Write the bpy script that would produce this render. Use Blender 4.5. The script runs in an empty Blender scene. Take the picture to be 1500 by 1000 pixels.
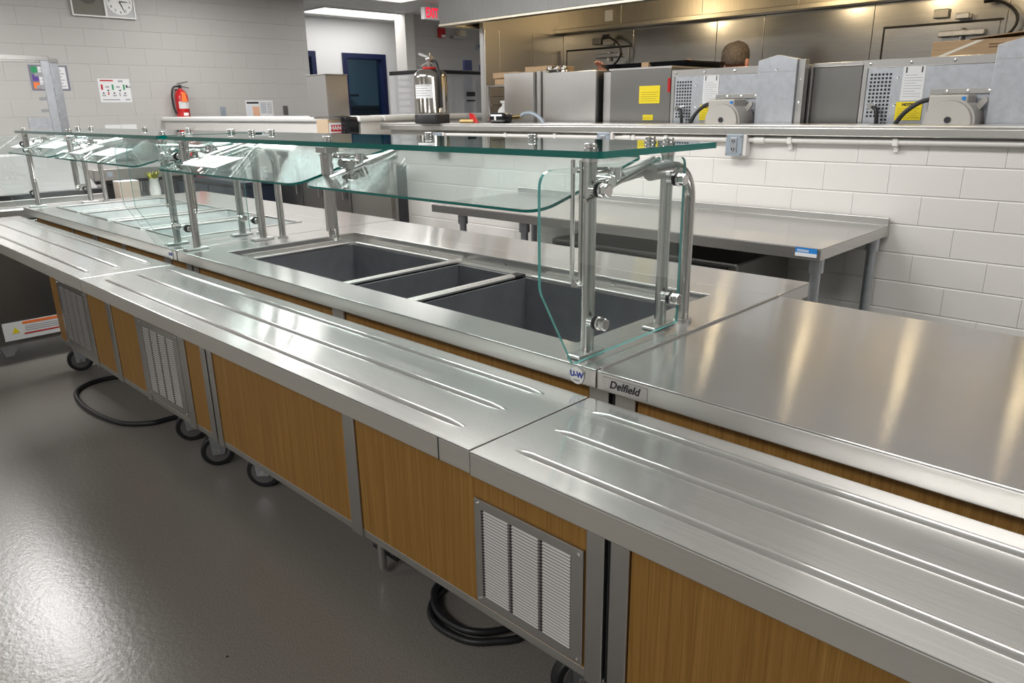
import bpy, bmesh, math, random
from mathutils import Vector, Matrix
random.seed(7)
S = bpy.context.scene
COL = S.collection
H = 1.378                      # eye height above the floor

# ------------------------------------------------------------------ camera
cam_d = bpy.data.cameras.new('camera'); cam = bpy.data.objects.new('camera', cam_d); COL.objects.link(cam)
cam_d.sensor_fit = 'HORIZONTAL'; cam_d.sensor_width = 36.0; cam_d.lens = 36.0*1080/1500
cam_d.clip_start = .02; cam_d.clip_end = 100
yaw, pitch, roll = .7734, .3069, -.0151
fw = Vector((-math.sin(yaw)*math.cos(pitch), math.cos(yaw)*math.cos(pitch), -math.sin(pitch)))
rt = Vector((math.cos(yaw), math.sin(yaw), 0)); up = rt.cross(fw)
r2 = math.cos(roll)*rt + math.sin(roll)*up; u2 = -math.sin(roll)*rt + math.cos(roll)*up
m = Matrix((r2, u2, -fw)).transposed().to_4x4(); m.translation = Vector((0, 0, H))
cam.matrix_world = m
S.camera = cam

# ------------------------------------------------------------------ world, exposure
W = bpy.data.worlds.new('world'); S.world = W; W.use_nodes = True
W.node_tree.nodes['Background'].inputs[0].default_value = (.8, .85, .9, 1)
W.node_tree.nodes['Background'].inputs[1].default_value = .15
vs = S.view_settings
vs.view_transform = 'Standard'; vs.look = 'None'; vs.gamma = 1; vs.use_curve_mapping = False
vs.exposure = 0.62
S.cycles.transparent_max_bounces = 40
S.cycles.max_bounces = 10
CEIL = 2.618
#            x     y    sx   sy   watts      ceiling troffers (long side along Y or X)
TROFFERS = [(-6.3, 1.1, 1.2, .6, 48), (-6.9, 3.5, 1.2, .6, 15), (-4.3, 1.75, 1.2, .6, 34), (-2.3, 1.75, 1.2, .6, 24),
            (-.3, 1.75, 1.2, .6, 14), (1.7, 1.75, 1.2, .6, 11), (-3.6, -1.7, 1.2, .6, 10), (-.6, -1.7, 1.2, .6, 32), (-6.6, -1.7, 1.2, .6, 6),
            (-8.95, 6.35, .6, 1.5, 7.5), (-7.1, 5.75, 1.2, .6, 9), (-5.6, 7.2, 1.2, .6, 12)]
HOODLAMPS = [(-1.15, 4.25), (-.59, 4.25), (-2.33, 4.25), (-3.5, 4.25), (-1.74, 4.25)]

# ------------------------------------------------------------------ mesh helpers
class MB:
    def __init__(s): s.v = []; s.f = []; s.mi = []
    def add(s, vs_, fs, mi=0):
        n = len(s.v); s.v += [tuple(p) for p in vs_]
        for f in fs: s.f.append(tuple(n+i for i in f)); s.mi.append(mi)
        return s
    def box(s, x0, x1, y0, y1, z0, z1, mi=0, mat=None):
        v = [(x, y, z) for z in (z0, z1) for y in (y0, y1) for x in (x0, x1)]
        if mat: v = [mat @ Vector(p) for p in v]
        return s.add(v, [(0, 2, 3, 1), (4, 5, 7, 6), (0, 1, 5, 4), (2, 6, 7, 3), (0, 4, 6, 2), (1, 3, 7, 5)], mi)
    def cyl(s, a, b, r, n=16, r1=None, mi=0, caps=True):
        a = Vector(a); b = Vector(b); d = (b-a).normalized()
        t = Vector((0, 0, 1)) if abs(d.z) < .9 else Vector((1, 0, 0))
        e = d.cross(t).normalized(); g = d.cross(e)
        r1 = r if r1 is None else r1
        v = []
        for k in range(n):
            w = 2*math.pi*(k+.5)/n; o = e*math.cos(w)+g*math.sin(w)
            v += [a+o*r, b+o*r1]
        f = [(2*k, 2*((k+1) % n), 2*((k+1) % n)+1, 2*k+1) for k in range(n)]
        if caps: f += [tuple(2*k for k in range(n))[::-1], tuple(2*k+1 for k in range(n))]
        return s.add(v, f, mi)
    def tube(s, pts, r, n=10, mi=0, closed=False):
        pts = [Vector(p) for p in pts]; rings = []; prev = None
        for i, p in enumerate(pts):
            if closed: d = pts[(i+1) % len(pts)]-pts[i-1]
            else: d = pts[min(i+1, len(pts)-1)]-pts[max(i-1, 0)]
            d.normalize()
            if prev is None:
                t = Vector((0, 0, 1)) if abs(d.z) < .9 else Vector((1, 0, 0)); e = d.cross(t).normalized()
            else: e = (prev-d*prev.dot(d)).normalized()
            prev = e; g = d.cross(e)
            rings.append([p+(e*math.cos(2*math.pi*k/n)+g*math.sin(2*math.pi*k/n))*r for k in range(n)])
        v = [q for R in rings for q in R]; f = []
        m_ = len(rings)
        for i in range(m_ if closed else m_-1):
            for k in range(n):
                f.append((i*n+k, i*n+(k+1) % n, ((i+1) % m_)*n+(k+1) % n, ((i+1) % m_)*n+k))
        if not closed: f += [tuple(range(n))[::-1], tuple((m_-1)*n+k for k in range(n))]
        return s.add(v, f, mi)
    def lathe(s, c, prof, n=24, mi=0):
        v = []; f = []; c = Vector(c)
        for (r, z) in prof:
            for k in range(n): v.append(c+Vector((r*math.cos(2*math.pi*k/n), r*math.sin(2*math.pi*k/n), z)))
        for i in range(len(prof)-1):
            for k in range(n): f.append((i*n+k, i*n+(k+1) % n, (i+1)*n+(k+1) % n, (i+1)*n+k))
        f += [tuple(range(n))[::-1], tuple((len(prof)-1)*n+k for k in range(n))]
        return s.add(v, f, mi)
    def prism(s, poly, off, mi=0, mi_side=None):
        """poly: 3D points of a flat outline, off: extrusion vector"""
        off = Vector(off); n = len(poly); a = [Vector(p) for p in poly]
        s.add(a+[p+off for p in a], [tuple(range(n))[::-1], tuple(range(n, 2*n))], mi)
        b = len(s.v)-2*n
        for k in range(n):
            s.f.append((b+k, b+(k+1) % n, b+n+(k+1) % n, b+n+k)); s.mi.append(mi if mi_side is None else mi_side)
        return s
    def frame(s, x0, x1, y0, y1, X0, X1, Y0, Y1, z0, z1, mi=0):
        """slab with a rectangular hole; lower case outer, upper case hole"""
        o = [(x0, y0), (x1, y0), (x1, y1), (x0, y1)]; i = [(X0, Y0), (X1, Y0), (X1, Y1), (X0, Y1)]
        v = [(a, b, z1) for a, b in o]+[(a, b, z1) for a, b in i]+[(a, b, z0) for a, b in o]+[(a, b, z0) for a, b in i]
        f = []
        for k in range(4):
            j = (k+1) % 4
            f += [(k, j, 4+j, 4+k), (8+j, 8+k, 12+k, 12+j), (8+k, 8+j, j, k), (4+k, 4+j, 12+j, 12+k)]
        return s.add(v, f, mi)
    def mesh(s, name, mats, smooth=False):
        me = bpy.data.meshes.new(name); me.from_pydata(s.v, [], s.f)
        for mt in (mats if isinstance(mats, (list, tuple)) else [mats]): me.materials.append(mt)
        for p, k in zip(me.polygons, s.mi): p.material_index = k
        bm = bmesh.new(); bm.from_mesh(me); bmesh.ops.recalc_face_normals(bm, faces=bm.faces); bm.to_mesh(me); bm.free()
        if smooth: me.shade_smooth(); me.set_sharp_from_angle(angle=math.radians(40))
        return me
    def build(s, name, mats, parent=None, smooth=False, bev=0, seg=2):
        o = bpy.data.objects.new(name, s.mesh(name, mats, smooth)); COL.objects.link(o)
        if parent: o.parent = parent
        if bev:
            b = o.modifiers.new('bevel', 'BEVEL'); b.width = bev; b.segments = seg; b.limit_method = 'ANGLE'; b.angle_limit = math.radians(50)
        return o

def tag(o, label=None, cat=None, group=None, kind=None):
    if label: o['label'] = label
    if cat: o['category'] = cat
    if group: o['group'] = group
    if kind: o['kind'] = kind
    return o
def thing(name, label, cat, loc=(0, 0, 0), group=None):
    o = bpy.data.objects.new(name, None); COL.objects.link(o); o.location = loc; o.empty_display_size = .1
    o['_loc'] = 1; del o['_loc']
    return tag(o, label, cat, group)
def struct(o): o['kind'] = 'structure'; return o
def keep(root):
    """parts are modelled in world coordinates: shift them into the thing's own frame"""
    L = Vector(root.location)
    if L.length == 0: return root
    done = set()
    for ch in root.children:
        if ch.type == 'MESH' and ch.data.name not in done and not ch.get('_local'):
            ch.data.transform(Matrix.Translation(-L)); done.add(ch.data.name)
            for g in ch.children:
                if g.type == 'MESH' and g.data.name not in done: g.data.transform(Matrix.Translation(-L)); done.add(g.data.name)
    return root
def clone(o, name, mesh_obj_parent=None, loc=(0, 0, 0)):
    c = o.copy(); COL.objects.link(c); c.parent = mesh_obj_parent; c.location = loc; return c
def text(name, body, size, mat, parent, M, shear=0, extrude=.0006, bold=0, align='CENTER'):
    cu = bpy.data.curves.new(name, 'FONT'); cu.body = body; cu.size = size; cu.extrude = extrude; cu.shear = shear; cu.offset = bold
    cu.align_x = align; cu.align_y = 'CENTER'; cu.resolution_u = 3
    t = bpy.data.objects.new(name, cu); COL.objects.link(t)
    bpy.context.view_layer.update()
    me = bpy.data.meshes.new_from_object(t.evaluated_get(bpy.context.evaluated_depsgraph_get()))
    bpy.data.objects.remove(t); bpy.data.curves.remove(cu)
    me.name = name; me.materials.clear(); me.materials.append(mat)
    me.transform(M)
    o = bpy.data.objects.new(name, me); COL.objects.link(o); o.parent = parent
    return o
def face_my(x, y, z):   # text plane on a face looking towards -Y (reads along +X)
    return Matrix.Translation((x, y, z)) @ Matrix.Rotation(math.pi/2, 4, 'X')
def face_px(x, y, z):   # text plane on a face looking towards +X (reads along +Y)
    return Matrix.Translation((x, y, z)) @ Matrix.Rotation(math.pi/2, 4, 'Z') @ Matrix.Rotation(math.pi/2, 4, 'X')

# ------------------------------------------------------------------ materials
def mat(name, col, rough=.5, metal=0., spec=.5, **k):
    mt = bpy.data.materials.new(name); mt.use_nodes = True
    b = mt.node_tree.nodes['Principled BSDF']
    b.inputs['Base Color'].default_value = (*col, 1); b.inputs['Roughness'].default_value = rough
    b.inputs['Metallic'].default_value = metal; b.inputs['Specular IOR Level'].default_value = spec
    for q, v in k.items(): b.inputs[q.replace('_', ' ')].default_value = v
    return mt
def nodes(mt): return mt.node_tree.nodes, mt.node_tree.links, mt.node_tree.nodes['Principled BSDF']
def texco(mt, scale):
    N, L, b = nodes(mt); tc = N.new('ShaderNodeTexCoord'); mp = N.new('ShaderNodeMapping'); mp.inputs['Scale'].default_value = scale
    L.new(tc.outputs['Object'], mp.inputs['Vector']); return mp
def noise(mt, scale, s=1, detail=3, rough=.6):
    N, L, b = nodes(mt); mp = texco(mt, scale); n = N.new('ShaderNodeTexNoise')
    n.inputs['Scale'].default_value = s; n.inputs['Detail'].default_value = detail; n.inputs['Roughness'].default_value = rough
    L.new(mp.outputs[0], n.inputs['Vector']); return n
def ramp(mt, src, stops):
    N, L, b = nodes(mt); r = N.new('ShaderNodeValToRGB'); e = r.color_ramp.elements
    e[0].position, e[0].color = stops[0][0], (*stops[0][1], 1); e[1].position, e[1].color = stops[-1][0], (*stops[-1][1], 1)
    for p, c in stops[1:-1]: q = e.new(p); q.color = (*c, 1)
    L.new(src, r.inputs[0]); return r
def bump(mt, src, strength, dist=.002):
    N, L, b = nodes(mt); u = N.new('ShaderNodeBump'); u.inputs['Strength'].default_value = strength; u.inputs['Distance'].default_value = dist
    L.new(src, u.inputs['Height']); 
    if b.inputs['Normal'].is_linked: L.new(b.inputs['Normal'].links[0].from_socket, u.inputs['Normal'])
    L.new(u.outputs[0], b.inputs['Normal']); return u
def steel(name, col=(.62, .61, .59), rough=.22, aniso=0., tang=(0, 1, 0), grain=(1, 60, 60), wave=0., gb=.02, amp=1.):
    mt = mat(name, col, rough, 1.0); N, L, b = nodes(mt)
    n = noise(mt, grain, 4, 3)
    r = ramp(mt, n.outputs[0], [(.3, tuple(c*(1-.1*amp) for c in col)), (.7, tuple(min(1, c*(1+.07*amp)) for c in col))])
    L.new(r.outputs[0], b.inputs['Base Color'])
    n2 = noise(mt, (1.5, 1.5, 1.5), 2.2, 4)
    mr = N.new('ShaderNodeMapRange'); mr.inputs[3].default_value = rough*.92; mr.inputs[4].default_value = rough*1.14
    L.new(n2.outputs[0], mr.inputs[0]); L.new(mr.outputs[0], b.inputs['Roughness'])
    if gb: bump(mt, n.outputs[0], gb, .001)
    if wave:
        n3 = noise(mt, (1, 1, 1.6), 1.3, 1); bump(mt, n3.outputs[0], wave, .08)
    if aniso:
        b.inputs['Anisotropic'].default_value = aniso
        c = N.new('ShaderNodeCombineXYZ')
        for i in range(3): c.inputs[i].default_value = tang[i]
        L.new(c.outputs[0], b.inputs['Tangent'])
    return mt
TOP = steel('brushed_steel_top', (.6, .59, .575), .155, .9, (0, 1, 0), (2, 90, 90), gb=.01)
def soften(mt, fac, rough):
    N, L, b = nodes(mt); out = N['Material Output']; g = N.new('ShaderNodeBsdfGlossy'); g.inputs['Roughness'].default_value = rough
    if b.inputs['Base Color'].is_linked: L.new(b.inputs['Base Color'].links[0].from_socket, g.inputs[0])
    mx = N.new('ShaderNodeMixShader'); mx.inputs[0].default_value = fac; L.new(b.outputs[0], mx.inputs[1]); L.new(g.outputs[0], mx.inputs[2]); L.new(mx.outputs[0], out.inputs[0])
soften(TOP, .26, .55)
EDGE = steel('steel_apron', (.62, .61, .585), .34, 0, grain=(1, 60, 90), gb=0, amp=.25); BAR = steel('bright_bar', (.74, .73, .7), .38, 0, gb=0)
STEEL = steel('steel_plain', (.55, .54, .53), .33, 0, grain=(60, 60, 2), gb=0, amp=.25)
POST = steel('steel_tube', (.6, .59, .57), .2, 0, grain=(80, 80, 1), gb=0, amp=.25)
CHROME = mat('polished_chrome', (.78, .77, .76), .09, 1)
WALLSTEEL = steel('steel_wall', (.46, .45, .43), .22, 0, grain=(2, 2, 70), wave=.12, gb=0)
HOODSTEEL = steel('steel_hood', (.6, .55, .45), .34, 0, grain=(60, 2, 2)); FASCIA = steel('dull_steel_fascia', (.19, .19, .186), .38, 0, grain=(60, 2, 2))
DARKSTEEL = steel('steel_dark', (.26, .255, .245), .34, 0, grain=(70, 70, 2), gb=0, amp=.25); LIDSTEEL = steel('steel_lid', (.2, .2, .195), .6, 0, gb=0)
GALV = steel('galvanised_sheet', (.5, .52, .56), .42, 0, grain=(8, 8, 8), gb=0)
WELL = steel('well_pan_steel', (.25, .257, .275), .38, 0, grain=(3, 3, 3), gb=.01); WELL.node_tree.nodes['Principled BSDF'].inputs['Metallic'].default_value = .7
COLDWELL = steel('cold_well_steel', (.68, .7, .7), .5, 0, grain=(3, 3, 3), gb=0); COLDWELL.node_tree.nodes['Principled BSDF'].inputs['Metallic'].default_value = .4
ALU = steel('louver_aluminium', (.72, .71, .69), .36, 0, grain=(1, 60, 1), gb=0, amp=.2)
BLACKM = mat('black_gap', (.006, .006, .007), .6)
BLACK = mat('black_rubber', (.012, .012, .014), .45)
GLOSSBLACK = mat('black_gloss_plastic', (.008, .009, .012), .12)
NAVY = mat('navy_paint', (.008, .013, .06), .4)
DARKNAVY = mat('dark_navy_enamel', (.018, .025, .04), .3)
WHITE = mat('white_plastic', (.8, .8, .78), .4)
PAPER = mat('white_paper', (.74, .75, .76), .7)
PAINTPIPE = mat('white_painted_pipe', (.74, .72, .69), .45)
GREYPL = mat('grey_cast_metal', (.3, .35, .4), .45, .2)
CASTAL = mat('cast_aluminium', (.48, .46, .43), .5, .35)
RED = mat('red_enamel', (.5, .012, .015), .3)
ORANGE = mat('orange_tag', (.9, .2, .04), .5)
YELLOW = mat('yellow_label', (.85, .68, .01), .5)
INK = mat('black_ink', (.02, .02, .025), .6)
GREYINK = mat('grey_ink', (.35, .35, .37), .7)
BLUE = mat('blue_ink', (.03, .06, .35), .5)
SKYBLUE = mat('blue_sticker', (.02, .22, .62), .4)
GREEN = mat('green_ink', (.03, .3, .12), .6)
PURPLE = mat('purple_ink', (.12, .06, .3), .6)
PEACH = mat('peach_ink', (.75, .45, .3), .7)
TEAL = mat('teal_plastic', (.03, .3, .27), .4)
SKIN = mat('skin', (.58, .28, .2), .5)
HAIR = mat('brown_hair', (.075, .058, .045), .75)
_n = noise(HAIR, (60, 60, 12), 3, 4); _r = ramp(HAIR, _n.outputs[0], [(.35, (.04, .03, .022)), (.7, (.16, .13, .105))]); HAIR.node_tree.links.new(_r.outputs[0], HAIR.node_tree.nodes['Principled BSDF'].inputs[0])
SHIRT = mat('grey_shirt', (.12, .13, .16), .85)
RUBBERGREY = mat('grey_wheel', (.12, .12, .12), .5)
CLEARPL = mat('clear_plastic_cover', (.75, .76, .78), .25, 0, .5, Alpha=.45)
CARD = mat('cardboard', (.46, .31, .18), .8)
_n = noise(CARD, (3, 3, 40), 3, 3); _r = ramp(CARD, _n.outputs[0], [(.3, (.4, .27, .155)), (.7, (.5, .35, .21))]); CARD.node_tree.links.new(_r.outputs[0], CARD.node_tree.nodes['Principled BSDF'].inputs[0])

WOOD = mat('oak_laminate', (.4, .22, .07), .45, 0, .3)
_n = noise(WOOD, (140, 140, 2.2), 1, 4, .7); _n2 = noise(WOOD, (420, 420, 5), 1, 2)
N_, L_, b_ = nodes(WOOD)
_mx = N_.new('ShaderNodeMix'); _mx.inputs[0].default_value = .35; L_.new(_n.outputs[0], _mx.inputs[2]); L_.new(_n2.outputs[0], _mx.inputs[3])
_r = ramp(WOOD, _mx.outputs[0], [(.32, (.22, .105, .022)), (.5, (.31, .158, .036)), (.68, (.4, .22, .06))]); L_.new(_r.outputs[0], b_.inputs[0])

PAINT = mat('painted_block', (.7, .68, .65), .55)
_n = noise(PAINT, (30, 30, 30), 3, 5); bump(PAINT, _n.outputs[0], .06, .003)
DIMPAINT = mat('dim_grey_block', (.47, .46, .445), .55)  # far wall shares PAINT's paint; its weaker light is darkened into this colour
_n = noise(DIMPAINT, (30, 30, 30), 3, 5); bump(DIMPAINT, _n.outputs[0], .06, .003)
MORTAR = mat('painted_mortar', (.6, .585, .56), .7)
WHITEWALL = mat('white_wall_paint', (.8, .8, .8), .6)
CEILM = mat('ceiling_tile', (.78, .78, .77), .9)
_n = noise(CEILM, (60, 60, 60), 4, 3); bump(CEILM, _n.outputs[0], .15, .002)
FLOOR = mat('epoxy_floor', (.2, .19, .17), .27, 0, .7)
N_, L_, b_ = nodes(FLOOR)
_n = noise(FLOOR, (1, 1, 1), 260, 2); _r = ramp(FLOOR, _n.outputs[0], [(.3, (.16, .15, .132)), (.5, (.225, .212, .19)), (.72, (.3, .285, .26))]); L_.new(_r.outputs[0], b_.inputs[0])
_n = noise(FLOOR, (1, 1, 1), 55, 4); bump(FLOOR, _n.outputs[0], .16, .006)

def glassmat(name, tint, f0=.04):
    mt = bpy.data.materials.new(name); mt.use_nodes = True; N = mt.node_tree.nodes; L = mt.node_tree.links; N.clear()
    o = N.new('ShaderNodeOutputMaterial'); mx = N.new('ShaderNodeMixShader')
    ge = N.new('ShaderNodeNewGeometry'); dt = N.new('ShaderNodeVectorMath'); dt.operation = 'DOT_PRODUCT'
    L.new(ge.outputs['Normal'], dt.inputs[0]); L.new(ge.outputs['Incoming'], dt.inputs[1])
    def mth(op, x, y=None):
        q = N.new('ShaderNodeMath'); q.operation = op
        for i, w_ in enumerate((x, y)):
            if w_ is None: continue
            if isinstance(w_, (int, float)): q.inputs[i].default_value = w_
            else: L.new(w_, q.inputs[i])
        return q.outputs[0]
    f = mth('ADD', mth('MULTIPLY', mth('POWER', mth('SUBTRACT', 1.0, mth('ABSOLUTE', dt.outputs['Value'])), 5.0), 1-f0), f0)
    t = N.new('ShaderNodeBsdfTransparent'); t.inputs[0].default_value = (*tint, 1)
    g = N.new('ShaderNodeBsdfGlossy'); g.inputs['Roughness'].default_value = .0; g.inputs[0].default_value = (.98, 1, 1, 1)
    L.new(f, mx.inputs[0]); L.new(t.outputs[0], mx.inputs[1]); L.new(g.outputs[0], mx.inputs[2]); L.new(mx.outputs[0], o.inputs[0])
    return mt
GLASS = glassmat('clear_glass', (.92, .965, .958))
ENDGLASS = glassmat('end_pane_glass', (.955, .98, .975))
GLASSEDGE = mat('green_glass_edge', (.0, .14, .12), .08, 0, .6)
GLASSEDGE2 = mat('pale_glass_edge', (.10, .36, .34), .08, 0, .6)
DOORGLASS = glassmat('door_glass', (.55, .68, .75))
def emit(name, col, s):
    mt = bpy.data.materials.new(name); mt.use_nodes = True; b = mt.node_tree.nodes['Principled BSDF']
    b.inputs['Base Color'].default_value = (*col, 1); b.inputs['Emission Color'].default_value = (*col, 1); b.inputs['Emission Strength'].default_value = s
    return mt
LAMPWHITE = emit('lit_diffuser', (1, .98, .95), 1.0)
LAMPWARM = emit('lit_warm_globe', (1, .78, .45), 5.0)
EXITRED = emit('lit_exit_red', (.9, .012, .05), .75)

# ------------------------------------------------------------------ ceiling lights (real luminaires)
def troffer(x, y, sx, sy, w, label):
    t = thing('ceiling_light', label, 'ceiling light', (x, y, CEIL), 'recessed ceiling lights')
    MB().frame(x-sx/2-.03, x+sx/2+.03, y-sy/2-.03, y+sy/2+.03, x-sx/2, x+sx/2, y-sy/2, y+sy/2, CEIL-.016, CEIL-.001).build('frame', WHITE, t)
    MB().box(x-sx/2, x+sx/2, y-sy/2, y+sy/2, CEIL-.006, CEIL-.001).build('diffuser', LAMPWHITE, t)
    keep(t)
    l = bpy.data.lights.new('tube_light', 'AREA'); l.shape = 'RECTANGLE'; l.size = sx-.02; l.size_y = sy-.02; l.energy = w; l.color = (1, .985, .965)
    o = bpy.data.objects.new('tube_light', l); COL.objects.link(o); o.parent = t; o.location = (0, 0, -.012)
    return t
for i, a in enumerate(TROFFERS):
    lab = ('white recessed ceiling light over the kitchen and serving line, mostly out of view' if i != 9 else 'bright recessed ceiling light in front of the white corridor wall')
    if i == 10: lab = 'recessed ceiling light at the top edge, left of the exit sign'
    t = troffer(*a, lab)
    if i in (9, 10): del t['group']

# ------------------------------------------------------------------ room shell
struct(MB().box(-9.8, 4.2, -4.2, 8.9, -.05, 0).build('floor', FLOOR))
ce = struct(MB().box(-9.8, 4.2, -4.2, 8.9, CEIL+.012, CEIL+.06).build('ceiling', CEILM))
k = 0; tile = MB().box(-.298, .298, -.298, .298, -.012, .0).mesh('ceiling_tile', CEILM)
for i in range(6):
    for j in range(6):
        o = bpy.data.objects.new('ceiling_tile', tile); COL.objects.link(o); o.parent = ce; o.location = (-9.29+.6*i, 5.3+.6*j, CEIL+.012)
g = MB()
for i in range(7): g.box(-9.595+.6*i-.012, -9.595+.6*i+.012, 5, 8.6, CEIL-.004, CEIL+.004)
for j in range(7): g.box(-9.6, -6, 5+.6*j-.012, 5+.6*j+.012, CEIL-.004, CEIL+.004)
g.build('ceiling_grid', WHITE, ce)
struct(MB().box(-9.8, 4.2, -4.3, -4.2, 0, CEIL+.05).build('wall_south', WHITEWALL))
struct(MB().box(4.2, 4.3, -4.3, 8.9, 0, CEIL+.05).build('wall_east', WHITEWALL))
struct(MB().box(-9.8, 4.2, 8.9, 9.0, 0, CEIL+.05).build('wall_north', WHITEWALL))

def blocks(parent, axis, a0, a1, z0, z1, plane, bl, bh, m_, depth=.02, phase=0., joint=.006, normal=-1, bev=.004, head=.0006):
    """rows of masonry blocks as single pieces; axis 'x' (face looks to -Y) or 'y' (face looks to +X)"""
    cache = {}
    zz = z1; row = 0
    while zz > z0+.02:
        h = min(bh, zz-z0)
        st = a0-bl+((phase+row*.5*bl) % bl)
        a = st
        while a < a1-1e-4:
            b0 = max(a, a0); b1 = min(a+bl, a1); L = b1-b0
            if L > .03:
                key = (round(L, 3), round(h, 3))
                if key not in cache:
                    q = MB(); e = bev; l2 = L/2-head/2; h2 = h/2-joint/2
                    if axis == 'x':
                        P = lambda u, v, d: (u, d, v)
                    else:
                        P = lambda u, v, d: (-d, u, v)
                    o_ = [(-l2, -h2), (l2, -h2), (l2, h2), (-l2, h2)]; i_ = [(-l2+.0004, -h2+e*.25), (l2-.0004, -h2+e*.25), (l2-.0004, h2-e*2), (-l2+.0004, h2-e*2)]
                    v = [P(u, w_, e) for u, w_ in o_]+[P(u, w_, 0) for u, w_ in i_]+[P(u, w_, depth) for u, w_ in o_]
                    f = [(4, 5, 6, 7)]
                    for kk in range(4):
                        jj = (kk+1) % 4; f += [(kk, jj, 4+jj, 4+kk), (8+kk, 8+jj, jj, kk)]
                    cache[key] = q.add(v, f).mesh('block', m_)
                o = bpy.data.objects.new('block', cache[key]); COL.objects.link(o); o.parent = parent
                c = (b0+b1)/2
                o.location = (c, plane, zz-h/2) if axis == 'x' else (plane, c, zz-h/2)
            a += bl
        zz -= bh; row += 1

# far wall (looks to +X) carrying clock, posters and extinguisher
XF = -8.2
wf = struct(MB().box(XF-.2, XF-.004, -4.2, 5.03, 0, CEIL+.02).build('wall_west', MORTAR))
blocks(wf, 'y', 1.0, 5.03, .98, CEIL+.02, XF, .36, .16, DIMPAINT, depth=.014, joint=.001, bev=.0025)
# corridor behind it
cw = MB()
for (y0, y1, z0, z1) in [(3.5, 5.62, 0, CEIL+.02), (5.98, 6.43, 0, CEIL+.02), (7.18, 8.9, 0, CEIL+.02), (5.62, 5.98, H+.78, CEIL+.02), (6.43, 7.18, H+.78, CEIL+.02)]: cw.box(-9.8, -9.6, y0, y1, z0, z1)
struct(cw.build('wall_corridor', WHITEWALL))
def navy_door(n, y0, y1, ztop):
    d = MB(); fr = .075
    d.box(-9.72, -9.57, y0, y0+fr, 0, ztop); d.box(-9.72, -9.57, y1-fr, y1, 0, ztop); d.box(-9.72, -9.57, y0+fr, y1-fr, ztop-fr, ztop)
    o = struct(d.build('door_%d' % n, NAVY, bev=.004))
    MB().box(-9.66, -9.652, y0+fr, y1-fr, .12, ztop-fr).build('pane', DOORGLASS, o)
    MB().box(-9.68, -9.63, y0+fr, y1-fr, 0, .12).build('kick_rail', NAVY, o)
    return o
navy_door(1, 5.55, 5.99, H+.79); navy_door(2, 6.43, 7.19, H+.785)
# the room beyond the doors: back wall, shelf and dark boxes
struct(MB().box(-11.6, -11.5, 4.6, 8.9, 0, CEIL).build('wall_backroom', mat('backroom_paint', (.35, .45, .52), .7)))
struct(MB().box(-11.6, -9.8, 4.5, 8.9, -.05, 0).build('floor_backroom', FLOOR))
struct(MB().box(-11.6, -9.8, 4.5, 8.9, CEIL-.02, CEIL).build('ceiling_backroom', CEILM))
struct(MB().box(-11.6, -9.8, 4.5, 4.6, 0, CEIL).build('wall_backroom_south', WHITEWALL))
struct(MB().box(-11.6, -9.8, 8.8, 8.9, 0, CEIL).build('wall_backroom_north', WHITEWALL))
bl_ = bpy.data.lights.new('backroom_tube', 'AREA'); bl_.size = .6; bl_.energy = 9; bl_.color = (.85, .95, 1)
o = bpy.data.objects.new('backroom_tube', bl_); COL.objects.link(o); o.location = (-10.6, 6.6, CEIL-.03)
t = thing('wall_shelf', 'dark wall shelf seen through the glass of the navy framed door', 'shelf', (-11.35, 7.4, H+.2))
MB().box(-11.5, -11.15, 6.9, 7.75, H+.22, H+.26).build('shelf_board', DARKNAVY, t); MB().prism([(-11.5, 7.3, H+.22), (-11.5, 7.3, H+.05), (-11.2, 7.3, H+.22)], (0, .04, 0)).build('bracket', DARKNAVY, t); keep(t)
for y_, h_, m_, lb in ((7.2, .16, WHITE, 'small pale canister on the dark shelf behind the door glass'), (7.36, .12, DARKNAVY, 'small dark canister on the dark shelf behind the door glass')):
    tag(MB().lathe((-11.3, y_, H+.26), [(.05, 0), (.055, h_*.8), (.03, h_*.85), (.03, h_)], 12).build('canister', m_, smooth=True), lb, 'canister')
t = thing('storage_trunk', 'dark storage trunk in the room behind the navy framed door', 'trunk', (-11.2, 7.4, 0))
MB().box(-11.45, -10.9, 6.95, 8.0, 0, H+.02).build('trunk_body', DARKNAVY, t, bev=.02); MB().box(-11.47, -10.88, 6.93, 8.02, H+.02, H+.07).build('trunk_lid', DARKNAVY, t, bev=.01); keep(t)
# grey block wall under the exit sign, with its pale end strip
we = struct(MB().box(-8.8, -8.604, 6.82, 8.9, 0, CEIL+.02).build('wall_exit', MORTAR))
blocks(we, 'y', 6.96, 8.9, 1.5, CEIL+.02, -8.6, .32, .14, DIMPAINT, depth=.013, joint=.002, bev=.003)
struct(MB().box(-8.81, -8.58, 6.8, 6.96, 0, CEIL+.02).build('trim_1', PAINT, bev=.005))
# painted half wall with rounded cap behind the sink corner
hw = MB().box(-8.2, -4.67, 3.25, 3.42, 0, H-.085).box(-4.84, -4.67, 3.42, 4.5, 0, H-.085)
hw = struct(hw.build('wall_half', PAINT))
MB().box(-8.2, -4.65, 3.22, 3.44, H-.085, H-.04).build('wall_cap', WHITE, hw, bev=.018, seg=3)
MB().box(-4.86, -4.65, 3.44, 4.52, H-.085, H-.038).build('wall_cap', WHITE, hw, bev=.018, seg=3)

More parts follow.
